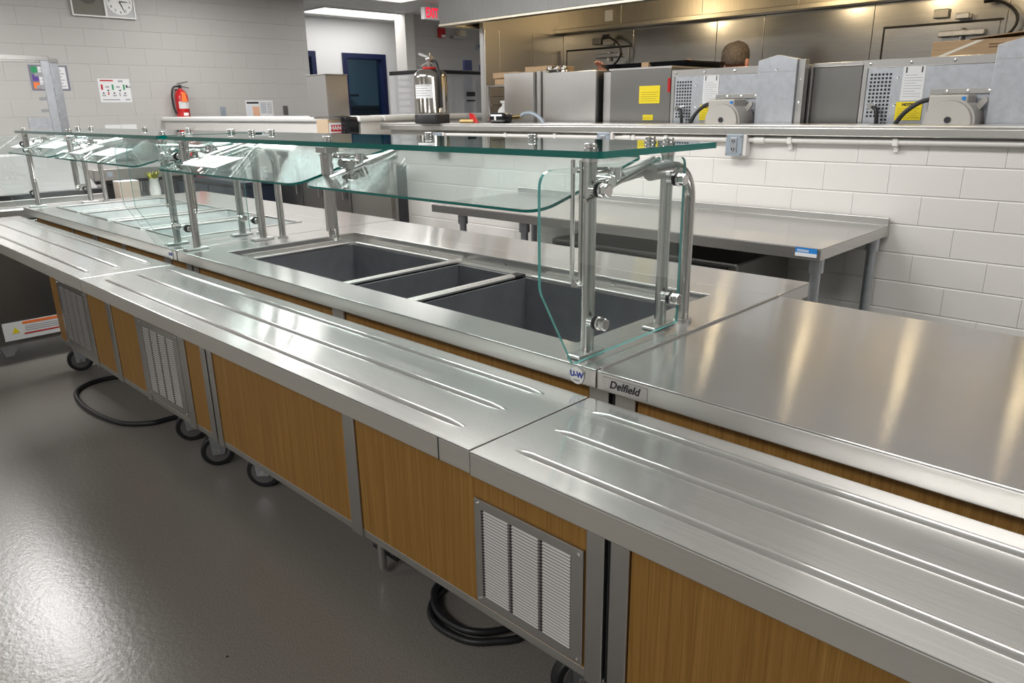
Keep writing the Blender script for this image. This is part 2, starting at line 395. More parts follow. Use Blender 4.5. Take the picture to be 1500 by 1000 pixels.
# low block wall between serving line and ovens
YW = 3.38
lw = struct(MB().box(-4.5, 4.2, YW+.005, YW+.2, 0, H-.15).build('wall_kitchen', MORTAR))
blocks(lw, 'x', -4.5, 1.05, 0, H-.127, YW, .274, .1219, PAINT, depth=.016, phase=-1.066+4.5+.274-.137*1, joint=.0016, bev=.0032)
cap = MB().box(-4.55, 4.2, YW-.05, YW+.28, H-.104, H-.093).box(-4.55, 4.2, YW-.05, YW-.045, H-.137, H-.104).box(-4.55, -4.545, YW-.05, YW+.28, H-.137, H-.104)
cap.build('wall_cap', EDGE, lw, bev=.003)
# stainless wall and alcove side wall behind the ovens
bw = struct(MB().box(-4.44, 4.2, 5.225, 5.4, 0, CEIL).build('wall_steel', WALLSTEEL))
xs = [-4.42, -3.684, -2.955, -2.589, -1.86, -1.13, -.4, .33, 1.06, 1.8, 2.6, 3.4, 4.2]
for a, b in zip(xs[:-1], xs[1:]):
    MB().box(a+.002, b-.002, 5.21, 5.225, .1, H+.585).build('steel_panel', WALLSTEEL, bw, bev=.002)
sw = struct(MB().box(-4.47, -4.43, 4.27, 5.4, 0, CEIL).build('wall_steel_side', STEEL))
for a, b in ((4.27, 4.43), (4.43, 4.82), (4.82, 5.21)):
    MB().box(-4.43, -4.415, a+.002, b-.002, .1, H+.58).build('steel_panel', STEEL, sw, bev=.002)
# steel doors let into the stainless wall
def steel_door(n, x0, x1, zt):
    o = struct(MB().box(x0, x1, 5.195, 5.212, .1, zt).build('door_%d' % n, WALLSTEEL, bev=.003))
    MB().box(x0-.012, x1+.012, 5.2, 5.2095, zt, zt+.012).build('door_gap', BLACKM, o)
    MB().box(x0-.012, x0, 5.2, 5.2095, .1, zt).build('door_gap', BLACKM, o)
    MB().box(x1-.3, x1-.06, 5.15, 5.19, zt-.075, zt-.04).build('door_closer', GALV, o, bev=.006)
    MB().box(x1-.22, x1-.15, 5.14, 5.2, zt+.018, zt+.05).build('closer_bracket', GALV, o, bev=.004)
    MB().cyl((x1-.18, 5.17, zt-.1), (x1-.18, 5.17, zt-.03), .012).build('closer_pivot', CHROME, o)
    MB().box(x0+.5*(x1-x0)-.04, x0+.5*(x1-x0)+.04, 5.18, 5.2, zt+.035, zt+.085).build('hinge', DARKSTEEL, o, bev=.004)
steel_door(3, -4.36, -3.72, H+.45); steel_door(4, -1.78, -1.16, H+.435)
for x, zt, lb in ((-3.78, H+.45, 'curved black hose over the left steel door behind the ovens'), (-1.1, H+.46, 'curved black hose over the right steel door behind the cardboard box')):
    p = [(x-.1+.14*math.sin(w), 5.12, zt+.02-.12*w/3.1+.06*math.cos(w)) for w in [i*.26 for i in range(13)]]
    t = thing('black_hose', lb, 'hose', (x, 5.12, zt))
    MB().tube(p, .008, 8).build('hose', BLACK, t, smooth=True); MB().cyl((x-.14, 5.12, zt+.08), (x-.08, 5.13, zt+.085), .018, 10).build('connector', BLACK, t); MB().cyl((p[-1][0], 5.12, p[-1][2]), (p[-1][0]-.04, 5.15, p[-1][2]-.01), .016, 10).build('connector', BLACK, t); keep(t)

# ------------------------------------------------------------------ exhaust hood
HZ = H+.6
t = thing('exhaust_hood', 'long stainless exhaust hood hanging over the ovens', 'exhaust hood', (-1, 4.5, HZ))
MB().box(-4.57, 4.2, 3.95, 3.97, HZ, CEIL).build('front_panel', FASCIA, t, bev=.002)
MB().box(-4.57, -4.55, 3.97, 5.2, HZ, CEIL).build('end_panel', HOODSTEEL, t)
MB().prism([(-4.55, 3.99, HZ+.22), (-4.55, 5.2, HZ+.42), (-4.55, 5.2, HZ+.45), (-4.55, 3.99, HZ+.25)], (8.75, 0, 0)).build('hood_liner', HOODSTEEL, t)
MB().box(-4.55, 4.2, 5.16, 5.2, HZ+.02, HZ+.43).build('back_liner', HOODSTEEL, t)
MB().box(-4.57, 4.2, 3.94, 4.0, HZ-.012, HZ+.006).build('front_lip', HOODSTEEL, t, bev=.003)
MB().box(-4.57, -4.51, 4.0, 5.2, HZ-.012, HZ+.006).build('end_lip', HOODSTEEL, t, bev=.003)
MB().box(-4.51, 4.2, 5.1, 5.2, HZ-.012, HZ+.02).build('back_lip', HOODSTEEL, t, bev=.003)
for k in range(12):
    x0 = -4.5+.72*k
    MB().box(x0, x0+.004, 5.155, 5.16, HZ+.02, HZ+.43).build('seam', EDGE, t)
MB().box(-3.93, -3.86, 5.15, 5.16, HZ+.05, HZ+.13).build('sticker', PAPER, t)
keep(t)
for i, (x, y) in enumerate(HOODLAMPS):
    l = thing('hood_lamp', 'warm glowing globe lamp inside the exhaust hood', 'lamp', (x, y, HZ+.28), 'lamps inside the exhaust hood')
    MB().cyl((x, y, HZ+.21), (x, y, HZ+.262), .045, 16).build('lamp_base', CASTAL, l, smooth=True)
    MB().lathe((x, y, HZ+.135), [(.004, 0), (.03, .008), (.05, .04), (.052, .07), (.045, .09)], 16).build('lamp_globe', LAMPWARM, l, smooth=True)
    keep(l)
    q = bpy.data.lights.new('hood_bulb', 'POINT'); q.energy = 3.6; q.shadow_soft_size = .05; q.color = (1, .78, .48)
    o = bpy.data.objects.new('hood_bulb', q); COL.objects.link(o); o.parent = l; o.location = (0, 0, -.16)

# ------------------------------------------------------------------ serving counters
ZC, ZT, YB = H-.456, H-.5026, 1.06
ZBOT = H-1.19
YC0 = 1.008
def caster(parent, x, y, turn=0., name='caster', brake=False):
    R_ = Matrix.Translation((x, y, 0)) @ Matrix.Rotation(turn, 4, 'Z')
    def P(a, b, c): return R_ @ Vector((a, b, c))
    w_ = MB(); r = .066
    for (ra, rb, wd, mi) in ((r, r, .016, 0),):
        w_.cyl(P(0, -wd, r), P(0, wd, r), r, 28, mi=0)
    c = w_.build('caster', [BLACK], parent, smooth=True, bev=.005)
    MB().cyl(P(0, -.019, r), P(0, .019, r), .046, 24).build('wheel_hub', RUBBERGREY, c, smooth=True)
    MB().cyl(P(0, -.03, r), P(0, .03, r), .009, 8).build('axle', CHROME, c)
    f = MB()
    for s_ in (-1, 1):
        f.prism([P(-.022, s_*.026, r-.012), P(.022, s_*.026, r-.012), P(.055, s_*.026, .152), P(-.03, s_*.026, .152)], R_.to_3x3() @ Vector((0, s_*.003, 0)))
    f.cyl(P(.012, 0, .148), P(.012, 0, .2), .03, 14)
    if brake: f.box(-.06, -.02, -.02, .02, .12, .14, mat=R_)
    f.build('fork', GALV, c)
    return c
def grille(parent, x0, x1, z0, z1, cols, y=YB):
    """vent plate with columns of pressed louvers"""
    g_ = MB(); g_.box(x0, x1, y-.006, y+.002, z0, z1)
    gp = g_.build('vent_grille', STEEL, parent, bev=.0015)
    W_ = x1-x0; H_ = z1-z0; mx = W_*.1; mz = H_*.085; gap = W_*.04
    cwid = (W_-2*mx-(cols-1)*gap)/cols; n = 30
    for c in range(cols):
        a = x0+mx+c*(cwid+gap); b = a+cwid; q = MB(); s_ = MB(); st = (H_-2*mz)/n
        for k in range(n):
            zz = z0+mz+k*st
            s_.box(a, b, y-.0064, y-.0058, zz, zz+st*.24); zz += st*.24
            q.add([(a, y-.006, zz+st*.76), (b, y-.006, zz+st*.76), (b, y-.0085, zz+st*.2), (a, y-.0085, zz+st*.2), (a, y-.006, zz), (b, y-.006, zz)], [(0, 1, 2, 3), (3, 2, 5, 4), (0, 3, 4), (1, 5, 2)])
            s_.box(a-.009, a-.0005, y-.0068, y-.0055, zz+st*.1, zz+st*.72)
        tag(q.build('louver_column', ALU, gp), kind='stuff'); tag(s_.build('slot_column', INK, gp), kind='stuff')
    for px, pz in ((x0+.012, z0+.012), (x1-.012, z0+.012), (x0+.012, z1-.012), (x1-.012, z1-.012)):
        MB().lathe((0, 0, 0), [(.005, 0), (.0045, .002), (.002, .003)], 10).build('screw', CHROME, gp).data.transform(Matrix.Translation((px, y-.006, pz)) @ Matrix.Rotation(math.pi/2, 4, 'X'))
def body(parent, x0, x1, spans, yb=1.72):
    """cabinet under a counter: core box plus front pieces; spans = (kind, a, b)"""
    MB().box(x0+.004, x1-.004, YB+.012, YB+.016, ZBOT+.004, ZC-.04).box(x0+.004, x1-.004, yb-.004, yb, ZBOT+.004, ZC-.04).box(x0+.004, x1-.004, YB+.016, yb-.004, ZBOT+.004, ZBOT+.008).box(x0+.004, x0+.008, YB+.016, yb-.004, ZBOT+.008, ZC-.04).box(x1-.008, x1-.004, YB+.016, yb-.004, ZBOT+.008, ZC-.04).build('cabinet_core', STEEL, parent)
    MB().box(x0+.002, x1-.002, YB+.002, YB+.05, ZBOT-.022, ZBOT+.004).build('base_rail', EDGE, parent, bev=.002)
    for kind, a, b in spans:
        if kind == 'w': MB().box(a, b, YB+.002, YB+.012, ZBOT+.004, ZC-.04).build('wood_panel', WOOD, parent)
        elif kind == 's': MB().box(a, b, YB-.004, YB+.012, ZBOT-.022, ZC-.04).build('steel_strip', STEEL, parent, bev=.002)
        elif kind == 'g':
            MB().box(a, b, YB+.002, YB+.012, ZBOT+.004, ZC-.04).build('wood_panel', WOOD, parent)
            grille(parent, a, b, ZBOT+.012, ZBOT+.36, 4)
def tray(parent, x0, x1, y0=.693, y1=.988, rx0=None, rx1=None, lip=0):
    q = MB(); ap = .042
    q.box(x0, x1, y0, y1, ZT-.003, ZT); o = q.build('tray_slide', TOP, parent, bev=.0012); q = MB(); q.box(x0, x1, y0, y0+.004, ZT-ap, ZT-.003); q.box(x0, x1, y1-.004, y1, ZT-ap, ZT-.003)
    q.box(x0, x0+.003, y0+.004, y1-.004, ZT-ap, ZT-.003); q.box(x1-.003, x1, y0+.004, y1-.004, ZT-ap, ZT-.003); q.box(x0, x1, y0+.004, y0+.03, ZT-ap, ZT-ap+.003)
    q.build('apron', EDGE, o, bev=.002)
    for yy in (y0+.054, y0+.151, y0+.25):
        n = 6; v = []; f = []; L0, L1 = rx0, rx1
        w_ = .0085; hh = .0055
        st = [(L0, .0), (L0+.012, .55), (L0+.035, 1.), (L1-.035, 1.), (L1-.012, .55), (L1, .0)]
        for X, s_ in st:
            for k_ in range(n+1):
                u = -1+2*k_/n; v.append((X, yy+u*w_*(.45+.55*s_), ZT+.0002+hh*s_*(math.cos(u*math.pi/2)**1.0)))
        for i in range(len(st)-1):
            for k_ in range(n): a = i*(n+1)+k_; f.append((a, a+1, a+n+2, a+n+1))
        MB().add(v, f).build('ridge', TOP, o, smooth=True)
    for X in (x0+.25, (x0+x1)/2, x1-.25):
        MB().prism([(X-.015, y0+.06, ZT-.045), (X-.015, YB, ZT-.1), (X-.015, YB, ZT-.2), (X-.015, YB-.02, ZT-.2), (X-.015, y0+.06, ZT-.06)], (.03, 0, 0)).build('bracket', STEEL, o)
    return o
def edge_top(q, x0, x1, y0, y1, parent=None):
    q = MB()
    q.box(x0, x1, y0, y0+.004, ZC-.037, ZC-.003); q.box(x0, x1, y1-.004, y1, ZC-.037, ZC-.003)
    q.box(x0, x0+.003, y0+.004, y1-.004, ZC-.037, ZC-.003); q.box(x1-.003, x1, y0+.004, y1-.004, ZC-.037, ZC-.003)
    q.build('edge_band', EDGE, parent, bev=.002)
def pan(parent, x0, x1, y0, y1, zt, depth, m_, name='well_pan', rim=None):
    t_ = .002; q = MB()
    q.frame(x0-.008, x1+.008, y0-.008, y1+.008, x0, x1, y0, y1, zt-.004, zt)
    zb = zt-depth
    q.box(x0-t_, x0, y0-t_, y1+t_, zb, zt-.004); q.box(x1, x1+t_, y0-t_, y1+t_, zb, zt-.004); q.box(x0, x1, y0-t_, y0, zb, zt-.004); q.box(x0, x1, y1, y1+t_, zb, zt-.004)
    q.box(x0, x1, y0, y1, zb-t_, zb)
    return q.build(name, m_, parent)

# --- unit with the dark hot wells, under the near sneeze guard
U2 = thing('serving_counter', 'stainless serving counter with dark open wells and oak panels', 'serving counter', (-1.69, 1.4, 0), 'wheeled serving counters in one line')
x0, x1 = -2.606, -.773
q = MB().frame(x0, x1, YC0, 1.735, -2.45, -.902, 1.112, 1.64, ZC-.003, ZC); edge_top(q, x0, x1, YC0, 1.735, U2)
q.box(-2.45, -.902, 1.109, 1.112, ZC-.035, ZC-.003); q.box(-2.45, -.902, 1.64, 1.643, ZC-.035, ZC-.003); q.box(-2.453, -2.45, 1.109, 1.643, ZC-.035, ZC-.003); q.box(-.902, -.899, 1.109, 1.643, ZC-.035, ZC-.003)
q.build('countertop', TOP, U2, bev=.0012)
MB().box(x0, x1, 1.739, 1.937, ZC-.004, ZC-.001).box(x0, x1, 1.933, 1.937, ZC-.04, ZC-.004).box(x1-.003, x1, 1.739, 1.933, ZC-.04, ZC-.004).build('rear_shelf', TOP, U2, bev=.002)
zr = ZC-.033
wells = [(-2.41, -1.835), (-1.808, -1.535), (-1.503, -.925)]
lg = MB().box(-2.45, -.902, 1.112, 1.15, zr-.004, zr).box(-2.45, -.902, 1.605, 1.64, zr-.004, zr).box(-2.45, -2.412, 1.15, 1.605, zr-.004, zr).box(-.923, -.902, 1.15, 1.605, zr-.004, zr)
lg.build('well_ledge', EDGE, U2)
for a, b in wells: pan(U2, a+.006, b-.006, 1.158, 1.597, zr-.004, .2, WELL)
for i, (c, wd) in enumerate(((-1.8215, .018), (-1.519, .03))):
    d = MB()
    y0_ = 1.135 if i == 0 else 1.165; y1_ = 1.625 if i == 0 else 1.56
    d.prism([(c-wd/2, y0_, zr+.001), (c-wd/2, y0_, zr+.006), (c-wd/5, y0_, zr+.011), (c+wd/5, y0_, zr+.011), (c+wd/2, y0_, zr+.006), (c+wd/2, y0_, zr+.001)], (0, y1_-y0_, 0))
    db = d.build('divider_bar', BAR, U2)
    if i: MB().box(c-wd*.6, c+wd*.6, 1.56, 1.6, zr+.001, zr+.008).build('bar_clip', BLACK, db); MB().box(c-wd*.6, c+wd*.6, 1.13, 1.165, zr+.001, zr+.006).build('bar_clip', BLACK, db)
for a, b, y0_, y1_ in ((-2.395, -1.86, 1.6, 1.612), (-2.414, -2.402, 1.19, 1.58), (-1.48, -.94, 1.6, 1.612)):
    MB().box(a, b, y0_, y1_, zr+.0005, zr+.006).build('adapter_strip', BAR, U2, bev=.002)
for X in (-2.38, -2.0, -1.62, -1.2): MB().cyl((X, 1.6395, ZC-.018), (X, 1.636, ZC-.018), .004, 8).build('rivet', CHROME, U2)
body(U2, x0, x1, [('s', -2.604, -2.565), ('w', -2.563, -1.722), ('s', -1.72, -1.664), ('w', -1.662, -.827), ('s', -.825, -.778)])
grille(U2, -1.165, -.83, H-1.176, H-.885, 3, YB-.0005)
tray(U2, x0, x1, rx0=-2.535, rx1=-.842)
for X in (-.848,): MB().box(X, X+.0015, .6922, .694, ZT-.042, ZT-.001).build('apron_seam', INK, U2)
caster(U2, -2.47, 1.16, .75, brake=True); caster(U2, -.92, 1.15, 1.2); caster(U2, -2.45, 1.64, .3); caster(U2, -.95, 1.64, .5)
c = MB().box(-1.74, -1.62, 1.14, 1.28, .06, .19); c = c.build('condenser_box', BLACK, U2)
for i in range(5):
    for j in range(5): MB().box(-1.735+.022*i, -1.723+.022*i, 1.138, 1.14, .075+.022*j, .087+.022*j).build('vent_hole', RUBBERGREY, c)
MB().cyl((-1.665, 1.12, .03), (-1.665, 1.12, .19), .013, 12).build('drain_pipe', STEEL, U2)
keep(U2)
# badge and maker's plate on the counter edge
b = MB().cyl((-.815, YC0-.0003, ZC-.021), (-.815, YC0-.0022, ZC-.021), .0165, 28).build('round_badge', WHITE, U2)
b.data.transform(Matrix.Translation(-Vector(U2.location)))
for body_, sz, dz, m_ in (('U-W', .015, .002, BLUE), ('SINCE', .0045, -.0085, BLUE)):
    if body_ == 'SINCE': continue
    o = text('lettering', body_, sz, m_, b, face_my(-.815, YC0-.0025, ZC-.021+dz), bold=.0006); o.data.transform(Matrix.Translation(-Vector(U2.location)))
o = MB().box(-.822, -.808, YC0-.0028, YC0-.0022, ZC-.0315, ZC-.0285).build('print_line', GREYINK, b); o.data.transform(Matrix.Translation(-Vector(U2.location)))

# --- far unit with four cold wells
U1 = thing('serving_counter', 'far stainless serving counter with four shallow cold wells', 'serving counter', (-3.57, 1.4, 0), 'wheeled serving counters in one line')
x0, x1 = -4.532, -2.612
cells = [(-4.36, -4.045), (-3.985, -3.625), (-3.54, -3.24), (-3.165, -2.87)]
q = MB(); zt = ZC
ys = (1.126, 1.645)
q.box(x0, x1, YC0, ys[0], ZC-.003, ZC); q.box(x0, x1, ys[1], 1.765, ZC-.003, ZC)
e_ = [x0]+[v for c in cells for v in c]+[x1]
for a, b in zip(e_[0::2], e_[1::2]): q.box(a, b, ys[0], ys[1], ZC-.003, ZC)
edge_top(q, x0, x1, YC0, 1.765, U1)
q.build('countertop', TOP, U1, bev=.0012)
MB().box(x0, x1, 1.77, 1.965, ZC-.004, ZC-.001).box(x0, x1, 1.961, 1.965, ZC-.04, ZC-.004).build('rear_shelf', TOP, U1, bev=.002)
for a, b in cells:
    p = pan(U1, a+.005, b-.005, ys[0]+.005, ys[1]-.005, ZC-.004, .075, COLDWELL)
    MB().frame(a-.008, b+.008, ys[0]-.008, ys[1]+.008, a+.004, b-.004, ys[0]+.004, ys[1]-.004, ZC, ZC+.004).build('well_rim', STEEL, p, bev=.0015)
    MB().cyl(((a+b)/2, 1.4, ZC-.0788), ((a+b)/2, 1.4, ZC-.077), .022, 14).build('drain', BLACK, p)
body(U1, x0-.01, x1, [('w', -4.54, -4.402), ('g', -4.4, -3.952), ('s', -3.95, -3.932), ('w', -3.93, -3.662), ('s', -3.66, -3.602), ('w', -3.6, -3.302), ('s', -3.3, -3.258), ('g', -3.256, -2.862), ('s', -2.86, -2.802), ('w', -2.8, -2.662), ('s', -2.66, -2.618)])
tray(U1, -4.56, x1, rx0=-4.52, rx1=-2.69)
caster(U1, -4.49, 1.12, 1.32); caster(U1, -2.78, 1.12, 1.17); caster(U1, -4.4, 1.64, .2); caster(U1, -3.1, 1.15, 1.2)
keep(U1)
b = MB().cyl((-2.655, YC0-.0003, ZC-.021), (-2.655, YC0-.0022, ZC-.021), .0165, 24).build('round_badge', WHITE, U1); b.data.transform(Matrix.Translation(-Vector(U1.location)))
o = text('lettering', 'U-W', .015, BLUE, b, face_my(-2.655, YC0-.0025, ZC-.019), bold=.0006); o.data.transform(Matrix.Translation(-Vector(U1.location)))

# --- near unit with a plain top
U3 = thing('serving_counter', 'nearest stainless serving counter with a plain flat top', 'serving counter', (.15, 1.35, 0), 'wheeled serving counters in one line')
x0, x1 = -.769, 1.07
q = MB().box(x0, x1, YC0, 1.737, ZC-.003, ZC); edge_top(q, x0, x1, YC0, 1.737, U3)
q.build('countertop', TOP, U3, bev=.0012)
MB().box(x0-.002, x0+.004, YC0+.01, 1.737, ZC-.001, ZC+.0035).build('joint_strip', STEEL, U3, bev=.001)
body(U3, x0, x1, [('s', -.763, -.717), ('w', -.715, .148), ('s', .15, .206), ('w', .208, 1.02), ('s', 1.022, 1.066)], yb=1.7)
MB().box(-.7745, -.7665, YB+.004, YB+.3, ZBOT, ZC-.05).build('joint_gap', BLACKM, U3)
tray(U3, x0, x1, y0=.69, rx0=-.722, rx1=1.0)
caster(U3, -.62, 1.13, 1.0); caster(U3, .93, 1.13, .4); caster(U3, -.62, 1.6, .7)
keep(U3)
b = MB().box(-.755, -.66, YC0-.0016, YC0-.0002, ZC-.032, ZC-.008).build('maker_plate', STEEL, U3, bev=.0006); b.data.transform(Matrix.Translation(-Vector(U3.location)))
o = text('lettering', 'Delfield', .0205, INK, b, face_my(-.708, YC0-.0019, ZC-.0195), shear=.25, bold=.0003); o.data.transform(Matrix.Translation(-Vector(U3.location)))

# ------------------------------------------------------------------ sneeze guards
ZG = H-.086     # underside of the top glass
def rounded(pts, rad, n=5):
    out = []
    m_ = len(pts)
    for i in range(m_):
        p0, p, p1 = Vector(pts[i-1]), Vector(pts[i]), Vector(pts[(i+1) % m_])
        r = rad[i] if isinstance(rad, (list, tuple)) else rad
        if r == 0: out.append(p); continue
        a = (p0-p).normalized(); b = (p1-p).normalized(); A = p+a*r; B = p+b*r
        for k in range(n+1):
            s_ = k/n; out.append(A*(1-s_)**2+p*2*s_*(1-s_)+B*s_**2)
    return out
def bolt(parent, c, d, name='bolt', r=.0125, stand=.014):
    c = Vector(c); d = Vector(d)
    o = MB().cyl(c, c+d*stand, r*.8, 16).build(name, CHROME, parent, smooth=True)
    MB().cyl(c+d*stand, c+d*(stand+.005), r*1.05, 16).build('rubber_washer', BLACK, o, smooth=True)
    MB().cyl(c+d*(stand+.013), c+d*(stand+.026), r, 6).build('hex_head', CHROME, o, bev=.002)
    MB().cyl(c+d*(stand+.009), c+d*(stand+.013), r*1.1, 16).build('steel_washer', CHROME, o)
    return o
def cap_bolt(parent, x, y, zt=ZG+.012):
    o = MB().cyl((x, y, zt), (x, y, zt+.003), .0135, 16).build('cap_bolt', CHROME, parent, smooth=True)
    MB().cyl((x, y, zt+.003), (x, y, zt+.012), .0115, 16).build('cap_head', CHROME, o, smooth=True, bev=.0015)
    MB().cyl((x, y, ZG-.008), (x, y, ZG), .015, 16).build('lower_washer', CHROME, o, smooth=True)
    return o
def arm(parent, X):
    """hinged arm holding the tilted front glass"""
    a = MB().cyl((X, 1.17, H-.128), (X, 1.265, H-.118), .0125, 16).build('coupler', STEEL, parent, smooth=True)
    MB().prism([(X-.003, 1.09, H-.144), (X-.003, 1.28, H-.096), (X-.003, 1.28, H-.108), (X-.003, 1.09, H-.156)], (.008, 0, 0)).build('flat_bar', STEEL, a)
    MB().tube([(X+.02, 1.04, H-.16), (X+.02, 1.27, H-.1)], .005, 8).build('rod', CHROME, a, smooth=True)
    MB().tube([(X-.02, 1.06, H-.11), (X-.02, 1.2, H-.118)], .006, 8).build('rod', CHROME, a, smooth=True)
    MB().cyl((X-.012, 1.1, H-.13), (X+.034, 1.1, H-.132), .012, 12).build('knob', CHROME, a, smooth=True)
    MB().cyl((X+.01, 1.14, H-.135), (X+.01, 1.14, H-.108), .013, 12).build('knob', CHROME, a, smooth=True)
def hanger(parent, X, wide=False):
    """slotted strut hanging from the front edge of the top glass"""
    zb = H-.325; zt = ZG-.006; q = MB(); w_ = .010
    q.tube([(X-w_, 1.069, zt), (X-w_, 1.069, zb+.012), (X-w_*.6, 1.069, zb+.003), (X, 1.069, zb), (X+w_*.6, 1.069, zb+.003), (X+w_, 1.069, zb+.012), (X+w_, 1.069, zt)], .0042, 8)
    o = q.build('hanging_strut', POST, parent, smooth=True)
    if wide:
        MB().cyl((X-.022, 1.069, zt+.006), (X-.022, 1.069, zb+.02), .0105, 12).build('strut_tube', POST, o, smooth=True)
        MB().box(X-.024, X+.014, 1.06, 1.068, zb+.03, zt).build('strut_plate', STEEL, o)
        MB().cyl((X, 1.055, zb+.016), (X, 1.064, zb+.016), .009, 12).build('ring', CHROME, o, smooth=True)
        MB().box(X-.03, X+.018, 1.05, 1.09, zt-.012, zt+.004).build('clamp', CHROME, o, bev=.002)
    else:
        MB().cyl((X, 1.062, zb+.004), (X, 1.076, zb+.004), .007, 12).build('ring', CHROME, o, smooth=True)
def end_frame(parent, X, sgn):
    for Y in (1.069, 1.32):
        p = MB().cyl((X, Y, ZC), (X, Y, ZG-.004), .0127, 20).build('post', POST, parent, smooth=True)
        MB().box(X-.017, X+.017, Y-.045, Y+.035, ZC, ZC+.008).build('base_flange', STEEL, p, bev=.003)
        bolt(parent, (X+sgn*.011, Y-.01, H-.141), (sgn, 0, 0)); bolt(parent, (X+sgn*.011, Y-.01, H-.386), (sgn, 0, 0))
    # curved rear post
    pts = [(X+.012, 1.392, ZC), (X+.012, 1.392, H-.19)]
    for k in range(1, 9):
        w = k/8*math.pi/2; pts.append((X+.012, 1.392-.07*(1-math.cos(w)), H-.19+.07*math.sin(w)))
    pts.append((X+.012, 1.29, H-.12)); 
    p = MB().tube(pts, .0125, 16).build('curved_post', POST, parent, smooth=True)
    MB().cyl((X+.012, 1.392, ZC), (X+.012, 1.392, ZC+.006), .02, 16).build('base_flange', STEEL, p, smooth=True)
    MB().cyl((X+.012, 1.305, H-.12), (X+.012, 1.24, H-.123), .0175, 16).build('coupler_sleeve', STEEL, p, smooth=True)
    arm(parent, X+.012-sgn*.02)
    hanger(parent, X-sgn*.03)
    cap_bolt(parent, X, 1.069); cap_bolt(parent, X, 1.32); cap_bolt(parent, X-sgn*.07, 1.36)
    # end pane
    xp = X+sgn*.0285
    out = rounded([(xp, .897, H-.098), (xp, .897, H-.295), (xp, .985, ZC+.008), (xp, 1.335, ZC+.012), (xp, 1.335, H-.098)], [.03, .012, .006, .008, .02])
    MB().prism(out, (sgn*.006, 0, 0), 0, 1).build('end_pane', [ENDGLASS, GLASSEDGE2], parent)
def sneeze_guard(name, label, X0, X1, xm):
    t = thing(name, label, 'sneeze guard', ((X0+X1)/2, 1.2, ZC), 'glass sneeze guards on the serving line')
    end_frame(t, X0, -1); end_frame(t, X1, 1)
    out = rounded([(X0-.045, 1.035, ZG), (X1+.045, 1.035, ZG), (X1+.045, 1.44, ZG), (X0-.045, 1.44, ZG)], .012, 3)
    MB().prism(out, (0, 0, .012), 0, 1).build('top_glass', [GLASS, GLASSEDGE], t)
    arm(t, xm+.02); hanger(t, xm-.0, True); cap_bolt(t, xm, 1.069); cap_bolt(t, xm+.03, 1.38); cap_bolt(t, (xm+X1)/2, 1.38)
    sl = (.075)/(.29)
    nrm = Vector((0, -sl, 1)).normalized()
    for a, b in ((X0-.05, xm-.03), (xm-.005, X1-.045)):
        zz = lambda Y: H-.182+(Y-.988)*sl
        out = rounded([(a, .985, zz(.985)), (b, .985, zz(.985)), (b, 1.3, zz(1.3)), (a, 1.3, zz(1.3))], [.05, .05, .02, .02], 6)
        MB().prism(out, nrm*.006, 0, 1).build('front_glass', [GLASS, GLASSEDGE], t)
    keep(t); return t
sneeze_guard('sneeze_guard', 'near glass sneeze guard with steel posts over the dark wells', -2.575, -.841, -1.69)
sneeze_guard('sneeze_guard', 'far glass sneeze guard with four papers over the cold wells', -4.475, -2.738, -3.755)
def sheet(X, w_, label, y=1.03, d=.1, skew=0.):
    sl = .075/.29; z = lambda Y: H-.182+(Y-.988)*sl+.0068
    q = MB(); n = 6; v = []
    for i in range(n+1):
        for j in range(3):
            Y = y+d*j/2; v.append((X+w_*i/n+skew*j/2, Y, z(Y)+.0006+.0012*math.sin(i*1.1+j)**2))
    f = [(i*3+j, i*3+j+1, (i+1)*3+j+1, (i+1)*3+j) for i in range(n) for j in range(2)]
    o = q.add(v, f).build('paper_notice', PAPER)
    so = o.modifiers.new('thickness', 'SOLIDIFY'); so.thickness = .0004
    pr = MB(); 
    for k in range(2): 
        Y = y+.03+.012*k; pr.box(X+w_*.38, X+w_*.68, Y, Y+.004, z(Y)+.0016, z(Y)+.0021)
    pr.build('print_line', mat('faint_print', (.6, .6, .62), .8), o)
    return tag(o, label, 'paper')
sheet(-2.52, .25, 'white paper sheet lying on the near guard\'s tilted glass')
sheet(-4.7, .28, 'white paper on the far tilted glass, farthest of the four', 1.045, .11)
sheet(-4.33, .3, 'white paper on the far tilted glass, second from the far end', 1.075, .09)
sheet(-3.83, .27, 'white paper on the far tilted glass, third from the far end', 1.04, .11, -.03)
sheet(-3.45, .24, 'white paper on the far tilted glass, nearest of the four', 1.045, .09)

